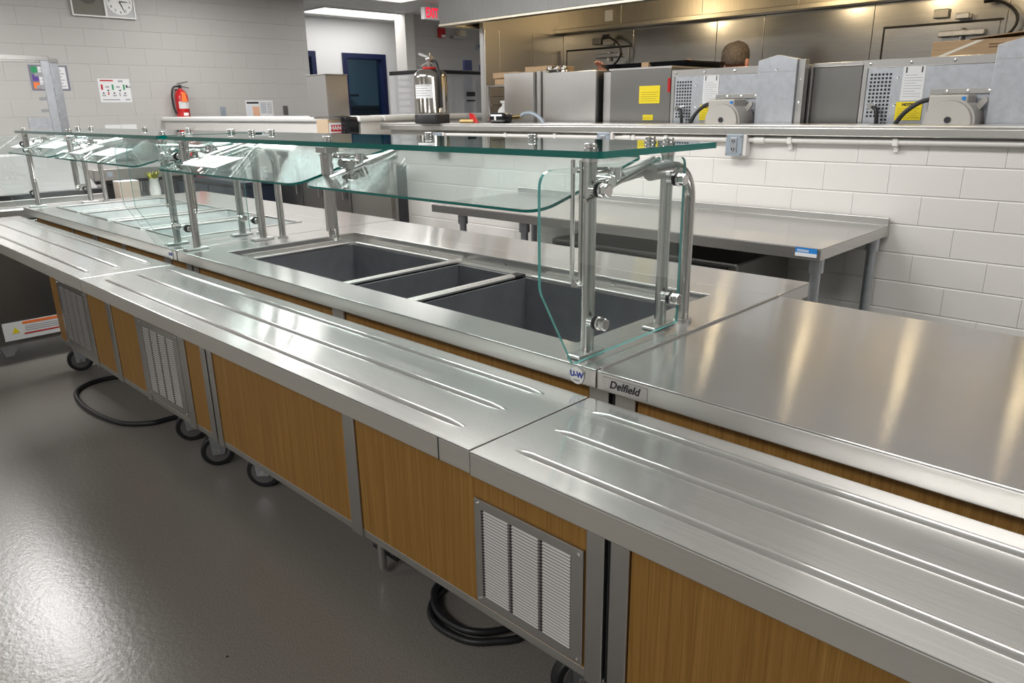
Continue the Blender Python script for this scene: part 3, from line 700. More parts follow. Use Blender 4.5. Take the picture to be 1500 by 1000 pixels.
# ------------------------------------------------------------------ cords on the floor
def spline(P, n=8):
    out = []
    for i in range(len(P)-1):
        p0, p1, p2, p3 = (Vector(P[max(i-1, 0)]), Vector(P[i]), Vector(P[i+1]), Vector(P[min(i+2, len(P)-1)]))
        for k in range(n):
            s_ = k/n; out.append(.5*((2*p1)+(p2-p0)*s_+(2*p0-5*p1+4*p2-p3)*s_**2+(3*p1-p0-3*p2+p3)*s_**3))
    return out+[Vector(P[-1])]
tag(MB().tube(spline([(-4.0, 1.5, .012), (-4.19, 1.18, .012), (-4.13, .99, .012), (-3.85, .935, .012), (-3.53, .975, .012), (-3.4, 1.075, .012), (-3.38, 1.19, .012), (-3.3, 1.5, .012)]), .0115, 10).build('power_cord', BLACK, smooth=True), 'black power cord looping out from under the far counter', 'cord')
tag(MB().tube(spline([(-1.5, 1.5, .011), (-1.47, 1.22, .011), (-1.435, 1.12, .011), (-1.36, 1.075, .011), (-1.26, 1.085, .011), (-1.2, 1.13, .011), (-1.15, 1.22, .011), (-1.2, 1.4, .011), (-1.38, 1.4, .03), (-1.47, 1.2, .031), (-1.42, 1.12, .031), (-1.34, 1.09, .03), (-1.25, 1.11, .028), (-1.19, 1.2, .02), (-1.1, 1.45, .011)]), .0105, 10).build('power_cord', BLACK, smooth=True), 'coiled black power cord under the hot well counter near the vent grille', 'cord')
tag(MB().lathe((-1.68, .62, 0), [(.004, 0), (.003, .002), (.001, .003)], 7).build('floor_crumb', INK), 'tiny dark crumb lying on the grey floor', 'crumb')

# ------------------------------------------------------------------ conduit and outlets on the low wall
YO = YW-.02
t = thing('wall_conduit', 'white painted conduit running along the low wall under the steel cap', 'conduit', (-2, YO, H-.155))
MB().tube([(-3.86, YO, H-.163), (-2.6, YO, H-.16), (1.05, YO, H-.154)], .013, 12).build('pipe', PAINTPIPE, t, smooth=True)
for X in (-3.3, -2.9, -2.35, -2.15, -1.5, -1.05, -.55, 0.1):
    c = MB().box(X-.011, X+.011, YO-.016, YW, H-.174, H-.142).box(X-.009, X+.009, YO+.006, YW, H-.2, H-.174).build('pipe_strap', PAINTPIPE, t, bev=.003)
for X in (-2.42, -1.67):
    MB().cyl((X, YO, H-.159), (X+.05, YO, H-.159), .018, 12).build('coupling', PAINTPIPE, t, smooth=True)
keep(t)
def outlet(X, z, label, w_=.09, h_=.1):
    t = thing('outlet_box', label, 'outlet', (X, YW, z), 'outlet boxes on the low wall')
    MB().box(X-w_/2, X+w_/2+.012, YW-.05, YW-.002, z-h_/2, z+h_/2).build('back_box', PAINTPIPE, t, bev=.006)
    c = MB().box(X-w_/2, X+w_/2-.004, YW-.058, YW-.05, z-h_/2, z+h_/2).build('cover_plate', GREYPL, t, bev=.006)
    MB().box(X-.019, X+.015, YW-.062, YW-.058, z-.035, z+.035).build('socket_face', GALV, t, bev=.003)
    for dz in (-.018, .018):
        for dx in (-.007, .004): MB().box(X-.002+dx-.002, X-.002+dx+.002, YW-.0628, YW-.062, z+dz-.006, z+dz+.006).build('slot', INK, t)
        MB().cyl((X-.002, YW-.0628, z+dz-.011), (X-.002, YW-.062, z+dz-.011), .0025, 8).build('ground_hole', INK, t)
    for dx in (-1, 1):
        for dz in (-1, 1): MB().cyl((X-.002+dx*.036, YW-.058, z+dz*.04), (X-.002+dx*.036, YW-.061, z+dz*.04), .004, 8).build('screw', CHROME, t)
    keep(t)
outlet(-1.755, H-.184, 'grey outlet box on the low wall right of the sneeze guard')
outlet(-2.53, H-.184, 'grey outlet box on the low wall seen behind the top glass')
outlet(-3.93, H-.215, 'grey outlet box at the left end of the white conduit', .12, .13)
t = tag(MB().box(-4.17, -4.02, YW-.003, YW-.001, H-.29, H-.19).build('wall_sign', PAPER), 'small white printed label on the low wall beside the left outlet box', 'label')
for k in range(4): MB().box(-4.16, -4.05, YW-.0042, YW-.003, H-.21-.018*k, H-.205-.018*k).build('print_line', GREYINK, t)

# ------------------------------------------------------------------ work table against the low wall
t = thing('work_table', 'long stainless work table with backsplash against the low wall', 'table', (-2.1, 3.0, 0))
zt = H-.5; xa, xb, ya = -3.2, -1.032, 2.654
q = MB().box(xa, xb, ya, YW-.012, zt-.003, zt); q.box(xa, xb, ya, ya+.004, zt-.045, zt-.003); q.box(xb-.004, xb, ya+.004, YW-.012, zt-.045, zt-.003); q.box(xa, xa+.004, ya+.004, YW-.012, zt-.045, zt-.003)
q.build('table_top', TOP, t, bev=.004)
MB().box(xa, xb, YW-.03, YW-.012, zt, zt+.032).build('backsplash', STEEL, t, bev=.002)
for X in (xa+.19, -2.55, xb-.035):
    for Y in (ya+.06, YW-.09):
        p = MB().cyl((X, Y, .02), (X, Y, zt-.045), .019, 14).build('leg', GALV, t, smooth=True)
        MB().cyl((X, Y, zt-.1), (X, Y, zt-.045), .027, 14).build('leg_socket', GALV, p, smooth=True)
        MB().lathe((X, Y, 0), [(.025, 0), (.028, .01), (.02, .03)], 14).build('foot', TEAL if X > -1.2 else GALV, p, smooth=True)
MB().box(xa+.17, xb-.02, ya+.04, YW-.07, .24, .262).build('undershelf', GALV, t, bev=.003)
o = MB().box(xb-.16, xb-.045, ya-.001, ya, zt-.036, zt-.002)
b = MB().box(-1.125, -1.045, ya-.0015, ya-.0002, zt-.034, zt-.003).build('blue_label', SKYBLUE, t)
MB().box(-1.125, -1.045, ya-.0021, ya-.0015, zt-.034, zt-.021).build('label_band', PAPER, b)
for k in range(2): MB().box(-1.118, -1.075, ya-.0022, ya-.0015, zt-.012-.005*k, zt-.0095-.005*k).build('print_line', PAPER, b)
keep(t)
t = thing('shaded_rack', 'slatted rack under the work table, its shade put into the dark colour', 'bin', (-1.95, 3.0, .262))
MB().box(-2.4, -1.4, 2.75, 3.25, .264, .76).build('rack_body', DARKSTEEL, t, bev=.01)  # rack stands in shadow; that shade is put into its dark materials
for k in range(12): MB().box(-2.36, -1.44, 2.73, 2.75, .3+.038*k, .322+.038*k).build('slat', BLACK, t)
keep(t)
t = thing('plastic_tub', 'teal plastic tub on the undershelf at the right end of the table', 'tub', (-1.13, 2.8, .262))
q = MB().lathe((-1.15, 2.85, .264), [(.09, 0), (.11, .28), (.12, .285), (.12, .3), (.1, .3), (.085, .02)], 20); q.build('tub_wall', TEAL, t, smooth=True); MB().lathe((-1.15, 2.85, .564), [(.122, 0), (.122, .012), (.02, .02)], 20).build('tub_lid', TEAL, t, smooth=True); keep(t)

# ------------------------------------------------------------------ stainless extinguisher tank on the wall cap
tx, ty, tz = -4.0, 3.36, H-.093
t = thing('tank_extinguisher', 'tall polished steel extinguisher with black base on the low wall', 'extinguisher', (tx, ty, tz))
r = .115
MB().lathe((tx, ty, tz), [(r*.98, 0), (r*1.02, .005), (r*1.02, .055), (r, .06)], 32).build('black_base', BLACK, t, smooth=True)
MB().lathe((tx, ty, tz), [(r*.99, .06), (r*1.0, .065), (r*.985, .072), (r*.985, .29), (r*.93, .315), (r*.7, .337), (r*.3, .345), (r*.3, .352)], 32).build('cylinder', mat('smoky_polished_steel', (.5, .475, .44), .13, 1), t, smooth=True)
MB().lathe((tx, ty, tz), [(r*1.015, .057), (r*1.015, .062)], 32).build('base_ring', STEEL, t, smooth=True)
MB().cyl((tx, ty, tz+.345), (tx, ty, tz+.356), .05, 16).build('red_collar', RED, t, smooth=True)
v = MB().cyl((tx, ty, tz+.35), (tx, ty, tz+.405), .016, 12).build('valve', CHROME, t, smooth=True)
MB().cyl((tx-.02, ty, tz+.405), (tx+.02, ty, tz+.41), .02, 12).build('valve_head', STEEL, v, smooth=True)
MB().prism([(tx+.01, ty-.012, tz+.42), (tx+.01, ty-.012, tz+.405), (tx-.1, ty-.012, tz+.435), (tx-.1, ty-.012, tz+.452)], (0, .024, 0)).build('lever', STEEL, v, bev=.002)
MB().prism([(tx+.0, ty-.01, tz+.395), (tx+.0, ty-.01, tz+.382), (tx-.085, ty-.01, tz+.36), (tx-.085, ty-.01, tz+.373)], (0, .02, 0)).build('carry_handle', CHROME, v, bev=.002)
MB().cyl((tx, ty, tz+.41), (tx, ty, tz+.445), .006, 8).build('pin', CHROME, v)
MB().tube(spline([(tx+.02, ty, tz+.395), (tx+.07, ty-.01, tz+.385), (tx+.1, ty-.02, tz+.345), (tx+.118, ty-.02, tz+.29), (tx+.125, ty-.02, tz+.1)]), .009, 8).build('hose', BLACK, t, smooth=True)
a0 = -1.2; q = MB(); n = 10; vv = []
for i in range(n+1):
    w = a0+(i/n-.5)*1.15; 
    for z_ in (.16, .245): vv.append((tx+r*1.0*math.cos(w), ty+r*1.0*math.sin(w), tz+z_))
lb = q.add(vv, [(2*i, 2*i+2, 2*i+3, 2*i+1) for i in range(n)]).build('paper_label', PAPER, t, smooth=True)
for k in range(5):
    q = MB(); vv = []
    for i in range(n+1):
        w = a0+(i/n*(.7 if k % 2 else .85)-.45)*1.15
        for z_ in (.175+.015*k, .179+.015*k): vv.append((tx+r*1.006*math.cos(w), ty+r*1.006*math.sin(w), tz+z_))
    q.add(vv, [(2*i, 2*i+2, 2*i+3, 2*i+1) for i in range(n)]).build('print_line', GREYINK, lb)
keep(t)
# small things on the cap right of the tank
t = thing('brass_valve', 'small brass and red valve lying on the wall cap beside the tank', 'valve', (-3.72, 3.42, H-.093))
MB().cyl((-3.78, 3.42, H-.078), (-3.66, 3.43, H-.078), .014, 10).build('valve_body', mat('brass', (.45, .33, .15), .35, 1), t, smooth=True)
MB().prism([(-3.69, 3.42, H-.08), (-3.62, 3.42, H-.092), (-3.66, 3.42, H-.035), (-3.7, 3.42, H-.03)], (0, .012, 0)).build('red_lever', RED, t); keep(t)
t = thing('radio', 'small black rounded gadget lying on the wall cap near the red valve', 'gadget', (-3.5, 3.5, H-.093))
MB().box(-3.57, -3.43, 3.47, 3.56, H-.093, H-.03).build('case', GLOSSBLACK, t, bev=.02, seg=3); MB().box(-3.515, -3.5, 3.468, 3.47, H-.075, H-.05).build('white_mark', WHITE, t); keep(t)
t = thing('water_hose', 'grey flexible hose with brass end arching over the wall cap', 'hose', (-3.2, 3.6, H-.093))
MB().tube(spline([(-3.42, 3.6, H-.06), (-3.36, 3.6, H-.035), (-3.28, 3.59, H-.04), (-3.2, 3.58, H-.08), (-3.17, 3.57, H-.13)]), .012, 10).build('hose', GREYPL, t, smooth=True)
MB().cyl((-3.5, 3.61, H-.062), (-3.4, 3.6, H-.055), .016, 10).build('hose_end', mat('brass_fitting', (.55, .42, .2), .3, 1), t, smooth=True); keep(t)
# ------------------------------------------------------------------ ovens and warmers behind the wall
YO_ = 3.75
def dots(q, X0, Z0, nx, nz, st, y, s_):
    for i in range(nx):
        for j in range(nz):
            q.box(X0+i*st, X0+i*st+s_, y-.0012, y-.0004, Z0-j*st-s_, Z0-j*st)
def label_strip(parent, x0, x1, z0, z1, y):
    p = MB().box(x0, x1, y-.0015, y-.0003, z0, z1).build('instruction_label', PAPER, parent)
    W_ = x1-x0; H_ = z1-z0
    for f_ in (.12, .82): MB().box(x0+W_*f_, x0+W_*(f_+.06), y-.002, y-.0015, z1-H_*.22, z1-H_*.06).build('print_arrow', INK, p)
    for k in range(9):
        z_ = z1-H_*(.28+.075*k)
        MB().box(x0+W_*.1, x1-W_*(.1 if k % 3 else .35), y-.002, y-.0015, z_-H_*.012, z_).build('print_line', GREYINK, p)
    return p
def notice(parent, x0, x1, z0, z1, y, word=True):
    p = MB().box(x0, x1, y-.0022, y-.0004, z0, z1).build('yellow_label', YELLOW, parent)
    W_ = x1-x0; H_ = z1-z0
    if word: text('lettering', 'NOTICE', H_*.2, INK, p, face_my((x0+x1)/2, y-.0028, z1-H_*.16), bold=.0008)
    for k in range(5):
        z_ = z1-H_*(.36+.12*k)
        MB().box(x0+W_*.08, x1-W_*(.08+.1*(k % 2)), y-.0028, y-.0022, z_-H_*.025, z_).build('print_line', mat('brown_ink', (.4, .3, .02), .7) if 'brown_ink' not in bpy.data.materials else bpy.data.materials['brown_ink'], p)
    return p
def conveyor_oven(name, label, x0, x1, lx, motor=True, mx=None, holes=None):
    t = thing(name, label, 'oven', ((x0+x1)/2, 4.1, 0), 'ovens behind the low wall')
    ztop = H+.185; y = YO_
    MB().box(x0, x1, y+.012, 4.33, .75, ztop-.004).build('oven_body', GALV, t, bev=.004)
    MB().box(x0+.02, x1-.02, y, y+.012, .8, ztop-.035).build('rear_panel', GALV, t, bev=.002)
    MB().box(x0, x1, y-.004, y+.02, ztop-.035, ztop).build('top_rail', STEEL, t, bev=.002)
    MB().box(x0, x0+.02, y-.004, y+.012, .8, ztop-.035).build('side_rail', STEEL, t, bev=.002)
    q = MB(); dots(q, x0+.035, ztop-.06, 6, 12, .0165, y, .0095); dots(q, x0+.035+.0165*4, ztop-.06-.0165*12, 2, 3, .0165, y, .0095); dots(q, x0+.035, ztop-.06-.0165*15.4, 6, 4, .0165, y, .0095)
    tag(q.build('vent_holes', BLACKM, t), kind='stuff')
    MB().tube(spline([(x0+.06, y-.02, H-.02), (x0+.085, y-.03, H-.03), (x0+.095, y-.035, H-.07), (x0+.1, y-.03, H-.15)]), .009, 8).build('power_lead', BLACK, t, smooth=True)
    MB().cyl((x0+.06, y, H-.018), (x0+.06, y-.03, H-.018), .016, 10).build('lead_gland', CHROME, t, smooth=True)
    for k in range(5): MB().lathe((0, 0, 0), [(.007, 0), (.006, .003), (.002, .004)], 8).build('rivet', CHROME, t).data.transform(Matrix.Translation((x0+.03+(x1-x0-.06)*k/4, y-.004, ztop-.018)) @ Matrix.Rotation(math.pi/2, 4, 'X'))
    for z_ in (ztop-.08, ztop-.2): MB().lathe((0, 0, 0), [(.006, 0), (.005, .003), (.002, .004)], 8).build('rivet', CHROME, t).data.transform(Matrix.Translation((x0+.155, y, z_)) @ Matrix.Rotation(math.pi/2, 4, 'X'))
    label_strip(t, lx, lx+.092, H+.005, H+.156, y)
    notice(t, lx-.012, lx+.098, H-.08, H-.0, y-.0016)
    # blower motor on its mounting plate
    m_ = mx
    pl = MB().box(m_-.13, m_+.2, y-.008, y, H+.028, H+.052).build('motor_plate', STEEL, t, bev=.002)
    MB().box(m_-.135, m_-.11, y-.008, y, H-.25, H+.028).build('plate_side', STEEL, pl, bev=.002)
    for dx in (-.06, .02, .1): MB().lathe((0, 0, 0), [(.007, 0), (.006, .003), (.002, .004)], 8).build('rivet', CHROME, pl).data.transform(Matrix.Translation((m_+dx, y-.008, H+.04)) @ Matrix.Rotation(math.pi/2, 4, 'X'))
    mo = MB().cyl((m_, y-.16, H-.085), (m_, y-.01, H-.085), .098, 36).build('motor', CASTAL, t, smooth=True)
    MB().box(m_-.088, m_+.06, y-.155, y-.02, H-.06, H+.026).build('motor_housing', CASTAL, mo, bev=.008)
    MB().cyl((m_, y-.172, H-.085), (m_, y-.16, H-.085), .088, 36).build('motor_cover', CASTAL, mo, smooth=True, bev=.004)
    MB().cyl((m_, y-.176, H-.075), (m_, y-.172, H-.075), .013, 12).build('cover_hole', INK, mo)
    MB().cyl((m_+.045, y-.158, H+.01), (m_+.045, y-.155, H+.01), .008, 12).build('blue_dot', SKYBLUE, mo)
    MB().prism(rounded([(m_+.075, y-.06, H-.05), (m_+.113, y-.06, H+.0), (m_+.1, y-.06, H+.02), (m_+.065, y-.06, H-.02)], .012, 3), (0, .012, 0)).build('motor_lug', CASTAL, mo)
    MB().tube(spline([(m_-.088, y-.1, H+.01), (m_-.14, y-.1, H-.005), (m_-.2, y-.09, H-.05), (m_-.25, y-.07, H-.12)]), .01, 8).build('motor_lead', BLACK, mo, smooth=True)
    keep(t); return t
conveyor_oven('conveyor_oven', 'galvanised conveyor oven back in the middle, half behind the peaked duct', -2.386, -1.625, -2.187, mx=-1.975)
conveyor_oven('conveyor_oven', 'galvanised conveyor oven back at the right with a cardboard box on top', -1.356, -.6, -1.182, mx=-.93)
def duct(name, label, x0, x1, zs, zp):
    y0 = 3.68
    t = thing(name, label, 'duct', ((x0+x1)/2, y0, 0), 'peaked ducts behind the low wall')
    xm = (x0+x1)/2
    MB().prism([(x0, y0, .85), (x1, y0, .85), (x1, y0, zs), (xm, y0, zp), (x0, y0, zs)], (0, .06, 0)).build('duct_face', GALV, t, bev=.003)
    MB().box(x1, x1+.035, y0+.015, y0+.06, .85, zs-.002).build('side_flange', STEEL, t, bev=.002)
    MB().box(x0, x1, y0-.001, y0, zs-.055, zs-.053).build('seam', STEEL, t)
    for z_ in (zs-.09, zs-.2): MB().lathe((0, 0, 0), [(.006, 0), (.005, .003), (.002, .004)], 8).build('rivet', CHROME, t).data.transform(Matrix.Translation((x1+.018, y0+.015, z_)) @ Matrix.Rotation(math.pi/2, 4, 'X'))
    MB().lathe((0, 0, 0), [(.006, 0), (.005, .003), (.002, .004)], 8).build('rivet', CHROME, t).data.transform(Matrix.Translation((xm, y0, zs-.045)) @ Matrix.Rotation(math.pi/2, 4, 'X'))
    keep(t)
duct('peaked_duct', 'galvanised duct with a peaked top between the two ovens', -1.845, -1.645, H+.205, H+.228)
duct('peaked_duct', 'galvanised duct with a peaked top at the right edge', -.815, -.6, H+.215, H+.245)
t = thing('steel_warmer', 'dark stainless warmer cabinet between the peaked duct and right oven', 'warmer', (-1.48, 4.0, 0))
MB().box(-1.6, -1.37, 3.78, 4.4, .75, H+.182).build('cabinet_body', DARKSTEEL, t, bev=.004); MB().box(-1.605, -1.365, 3.77, 4.4, H+.165, H+.184).build('top_trim', STEEL, t, bev=.003); MB().box(-1.615, -1.6, 3.76, 3.8, .75, H+.17).build('corner_post', STEEL, t, bev=.002); keep(t)
# taller steamer with yellow labels
t = thing('steamer', 'dark stainless steamer with yellow labels and black lid tray', 'steamer', (-2.6, 4.1, 0))
MB().box(-2.81, -2.392, 3.75, 4.33, .75, H+.2).build('cabinet_body', DARKSTEEL, t, bev=.004)
MB().box(-2.9, -2.81, 3.8, 4.33, .75, H+.196).build('side_panel', STEEL, t, bev=.003)
MB().box(-2.82, -2.388, 3.745, 4.33, H+.2, H+.21).build('top_trim', STEEL, t, bev=.002)
notice(t, -2.6, -2.46, H+.012, H+.108, 3.75, False)
notice(t, -2.57, -2.5, H-.08, H-.05, 3.75, False)
MB().box(-2.41, -2.393, 3.747, 3.75, H+.07, H+.145).build('red_label', RED, t); keep(t)
t = thing('sheet_tray', 'shallow black tray lying on top of the labelled steamer', 'tray', (-2.75, 4.15, H+.21))
MB().prism([(-2.98, 3.95, H+.211), (-2.42, 3.95, H+.211), (-2.38, 3.91, H+.245), (-3.02, 3.91, H+.245)], (0, .42, 0)).build('tray_body', GLOSSBLACK, t, bev=.003); MB().box(-2.7, -2.65, 3.905, 3.94, H+.211, H+.245).build('tray_tab', CARD, t); keep(t)
t = thing('holding_cabinet', 'grey stainless holding cabinet with two round corner posts, left of the steamer', 'cabinet', (-3.3, 4.1, 0))
MB().box(-3.35, -2.925, 3.76, 4.3, .3, H+.21).build('cabinet_body', STEEL, t, bev=.006)
for X in (-3.44, -3.385): MB().cyl((X, 3.82, .3), (X, 3.82, H+.225), .022, 16).build('corner_post', STEEL, t, smooth=True)
MB().box(-3.73, -3.46, 3.78, 4.3, .3, H+.222).build('side_cabinet', STEEL, t, bev=.004)
for X in (-3.46, -3.4, -3.34): MB().lathe((X, 3.95, H+.212), [(.03, 0), (.035, .02), (.02, .035), (.028, .045)], 14).build('top_knob', CHROME, t, smooth=True)
keep(t)
def carton(x0, x1, y0, y1, z0, z1, label, group='cardboard boxes behind the low wall'):
    t = thing('cardboard_box', label, 'box', ((x0+x1)/2, (y0+y1)/2, z0), group)
    MB().box(x0, x1, y0, y1, z0, z1).build('box_body', CARD, t, bev=.004)
    MB().box(x0+.002, x1-.002, (y0+y1)/2-.025, (y0+y1)/2+.025, z1-.0004, z1+.0012).build('tape', mat('clear_tape', (.5, .4, .28), .2) if 'clear_tape' not in bpy.data.materials else bpy.data.materials['clear_tape'], t)
    return t
b1 = carton(-4.02, -3.9, 3.98, 4.2, H+.157, H+.198, 'small cardboard box on the wire shelf, lower left of the three'); keep(b1)
b2 = carton(-3.893, -3.765, 3.98, 4.2, H+.157, H+.198, 'small cardboard box on the wire shelf, lower right of the three'); keep(b2)
b3 = carton(-4.03, -3.775, 3.97, 4.22, H+.201, H+.24, 'flat cardboard box lying on top of the two smaller ones'); keep(b3)
b4 = carton(-3.74, -3.5, 4.0, 4.25, H+.224, H+.268, 'brown cardboard box on the grey cabinet, right of the stacked boxes'); keep(b4)
b5 = carton(-1.152, -.62, 4.0, 4.38, H+.187, H+.262, 'long open cardboard box with shiny tape on the right oven')
MB().prism([(-1.0, 3.99, H+.263), (-.55, 3.99, H+.3), (-.55, 3.99, H+.303), (-1.0, 3.99, H+.267)], (0, .2, 0)).build('open_flap', CARD, b5)
MB().prism([(-1.13, 3.998, H+.195), (-1.1, 3.998, H+.195), (-.94, 3.998, H+.258), (-.97, 3.998, H+.258)], (0, .0015, 0)).build('shiny_tape', mat('shiny_tape', (.8, .75, .65), .15), b5)
for k in range(2): MB().box(-.92, -.78+.02*k, 3.998, 3.9995, H+.236-.012*k, H+.241-.012*k).build('print_line', mat('brown_print%d' % k, (.2, .12, .06), .8), b5)
keep(b5)
t = thing('wire_shelf', 'wire shelving unit carrying the cardboard boxes', 'shelf', (-3.9, 4.1, 0))
for X in (-4.05, -3.76):
    for Y in (3.94, 4.24): MB().cyl((X, Y, 0), (X, Y, H+.155), .011, 10).build('shelf_post', CHROME, t, smooth=True)
for z_ in (H+.145, H-.12, .7):
    s_ = MB().frame(-4.05, -3.76, 3.94, 4.24, -4.04, -3.77, 3.95, 4.23, z_, z_+.01).build('wire_tier', CHROME, t)
    for k in range(6): MB().cyl((-4.02+.05*k, 3.945, z_+.006), (-4.02+.05*k, 4.235, z_+.006), .003, 6).build('wire', CHROME, s_)
for k in range(4): MB().cyl((-4.05, 3.94, H-.1+.06*k), (-4.05, 4.24, H-.1+.06*k), .003, 6).build('side_wire', CHROME, t)
keep(t)
for i, (X, h_) in enumerate(((-3.98, .14), (-3.86, .14), (-3.83, .19))):
    t = thing('spray_bottle', ['white bottle with a red band on the wire shelf, left one', 'white bottle with a red band on the wire shelf, right one', 'tall red and white bottle behind the two white bottles'][i], 'bottle', (X, 4.03+.12*(i == 2), H-.11), 'bottles on the wire shelf')
    Y = 4.03+.12*(i == 2)
    MB().lathe((X, Y, H-.108), [(.045, 0), (.045, .09), (.03, .11), (.014, .12), (.014, h_)], 16).build('bottle_body', WHITE if i < 2 else RED, t, smooth=True)
    MB().lathe((X, Y, H-.108), [(.0455, .01), (.0455, .04)], 16).build('red_band', RED, t, smooth=True)
    MB().box(X-.03, X+.02, Y-.01, Y+.01, H-.108+h_, H-.09+h_).build('spray_head', WHITE, t, bev=.004); keep(t)

# ------------------------------------------------------------------ people behind the ovens
def person(name, label, x, y, height, hand, hand2=None, bend=0., drop=0.):
    t = thing(name, label, 'person', (x, y, 0))
    s_ = height/1.76; Z = lambda z: z*s_-drop
    P = {'pel': (x, y, Z(.95)), 'bel': (x, y, Z(1.1)), 'che': (x, y+.02, Z(1.3)), 'nek': (x, y+.02, Z(1.47)), 'nk2': (x, y+.005, Z(1.55)),
         'sl': (x-.19, y+.02, Z(1.4)), 'sr': (x+.19, y+.02, Z(1.4)), 'hl': (x-.1, y, Z(.9)), 'hr': (x+.1, y, Z(.9)), 'kl': (x-.11, y+.02, Z(.5)), 'kr': (x+.11, y+.02, Z(.5)),
         'al': (x-.11, y-.02, .08), 'ar': (x+.11, y-.02, .08), 'tl': (x-.12, y+.14, .035), 'tr': (x+.12, y+.14, .035)}
    if drop:
        for k_ in ('kl', 'kr'): P[k_] = (P[k_][0], y+.3, .5)
    def arm_pts(sd, target):
        S0 = Vector(P['s'+sd]); T = Vector(target); mid = (S0+T)/2+Vector((0, -.02, -.1)); return tuple(mid), tuple(T)
    hands = {}
    for sd, tg in (('l', hand), ('r', hand2)):
        if tg is None: sg = -1 if sd == 'l' else 1; P['e'+sd] = (x+sg*.27, y+.08, Z(1.12)); P['w'+sd] = (x+sg*.25, y+.27, Z(1.02))
        else: P['e'+sd], P['w'+sd] = arm_pts(sd, tg)
    R = dict(pel=.16, bel=.145, che=.17, nek=.075, nk2=.062, sl=.08, sr=.08, hl=.1, hr=.1, kl=.062, kr=.062, al=.045, ar=.045, tl=.035, tr=.035, el=.045, er=.045, wl=.03, wr=.03)
    E = [('pel', 'bel'), ('bel', 'che'), ('che', 'nek'), ('nek', 'nk2'), ('che', 'sl'), ('che', 'sr'), ('pel', 'hl'), ('pel', 'hr'), ('hl', 'kl'), ('hr', 'kr'), ('kl', 'al'), ('kr', 'ar'), ('al', 'tl'), ('ar', 'tr'), ('sl', 'el'), ('sr', 'er'), ('el', 'wl'), ('er', 'wr')]
    # palm and fingers
    for sd, sg in (('l', 1), ('r', -1)):
        w = Vector(P['w'+sd]); e = Vector(P['e'+sd]); d = (w-e).normalized()
        lat = Vector((1, 0, 0)) if abs(d.x) < .7 else Vector((0, 1, 0)); lat = (lat-d*lat.dot(d)).normalized()
        dn = d.cross(lat); dn = dn if dn.z < 0 else -dn
        P['p'+sd] = tuple(w+d*.05); R['p'+sd] = .03; E.append(('w'+sd, 'p'+sd))
        for f_ in range(4):
            o_ = (f_-1.5)*.019; ln = (.07, .08, .075, .06)[f_]
            b0 = w+d*.085+lat*o_; b1 = b0+d*ln*.5+dn*.008; b2 = b1+d*ln*.4+dn*.025
            for n_, q_, rr in (('f%da' % f_, b0, .0095), ('f%db' % f_, b1, .009), ('f%dc' % f_, b2, .0075)): P[n_+sd] = tuple(q_); R[n_+sd] = rr
            E += [('p'+sd, 'f%da' % f_+sd), ('f%da' % f_+sd, 'f%db' % f_+sd), ('f%db' % f_+sd, 'f%dc' % f_+sd)]
        b0 = w+d*.035+lat*sg*.035; b1 = b0+d*.035+lat*sg*.015+dn*.01
        P['ta'+sd] = tuple(b0); P['tb'+sd] = tuple(b1); R['ta'+sd] = .011; R['tb'+sd] = .009; E += [('p'+sd, 'ta'+sd), ('ta'+sd, 'tb'+sd)]
    # head as part of the same skeleton
    hz = Z(1.55)
    for n_, q_, rr in (('h1', (x, y+.03, hz+.055), .07), ('h2', (x, y+.015, hz+.11), .08), ('h3', (x, y+.01, hz+.155), .078), ('h4', (x, y+.01, hz+.19), .055)): P[n_] = q_; R[n_] = rr
    E += [('nk2', 'h1'), ('h1', 'h2'), ('h2', 'h3'), ('h3', 'h4')]
    ks = list(P); L = Vector((x, y, 0))
    me = bpy.data.meshes.new('body'); me.from_pydata([tuple(Vector(P[k_])-L) for k_ in ks], [(ks.index(a), ks.index(b)) for a, b in E], [])
    o = bpy.data.objects.new('body', me); COL.objects.link(o); o.parent = t
    sk = o.modifiers.new('skin', 'SKIN'); sb = o.modifiers.new('sub', 'SUBSURF'); sb.levels = 2; sb.render_levels = 2
    for k_, v in zip(ks, me.skin_vertices[0].data):
        rr = R[k_]; v.radius = (rr, rr*(.72 if k_ in ('pel', 'bel', 'che') else 1.0)); v.use_root = (k_ == 'pel')
    me.materials.append(SKIN)
    sk.use_smooth_shade = True
    # ears, nose, mouth, eyes
    for sg, nm in ((-1, 'ear'), (1, 'ear')):
        MB().lathe((0, 0, 0), [(.004, -.03), (.014, -.02), (.02, .005), (.016, .025), (.004, .032)], 10).build(nm, SKIN, t, smooth=True).data.transform(Matrix.Translation((sg*.086, .0, hz+.075)) @ Matrix.Scale(.6, 4, (1, 0, 0)))
    MB().prism([(-.013, .1, hz+.075), (.013, .1, hz+.075), (.004, .095, hz+.12), (-.004, .095, hz+.12)], (0, .02, 0)).build('nose', SKIN, t, bev=.006)
    MB().box(-.025, .025, .085, .098, hz+.045, hz+.053).build('mouth', mat('lip_'+name, (.4, .12, .1), .5), t, bev=.003)
    for sg in (-1, 1): MB().lathe((sg*.03, .082, hz+.115), [(.002, -.01), (.01, -.005), (.012, 0), (.01, .005), (.002, .01)], 10).build('eye', WHITE, t, smooth=True)
    # hair cap: short cut, longer at the crown
    q = MB(); n = 24; prof = [(.072, .084, -.004), (.08, .088, -.004), (.09, .0905, -.003), (.12, .0905, 0), (.155, .087, .0), (.185, .072, 0), (.202, .048, 0), (.209, .02, 0)]
    vv = []
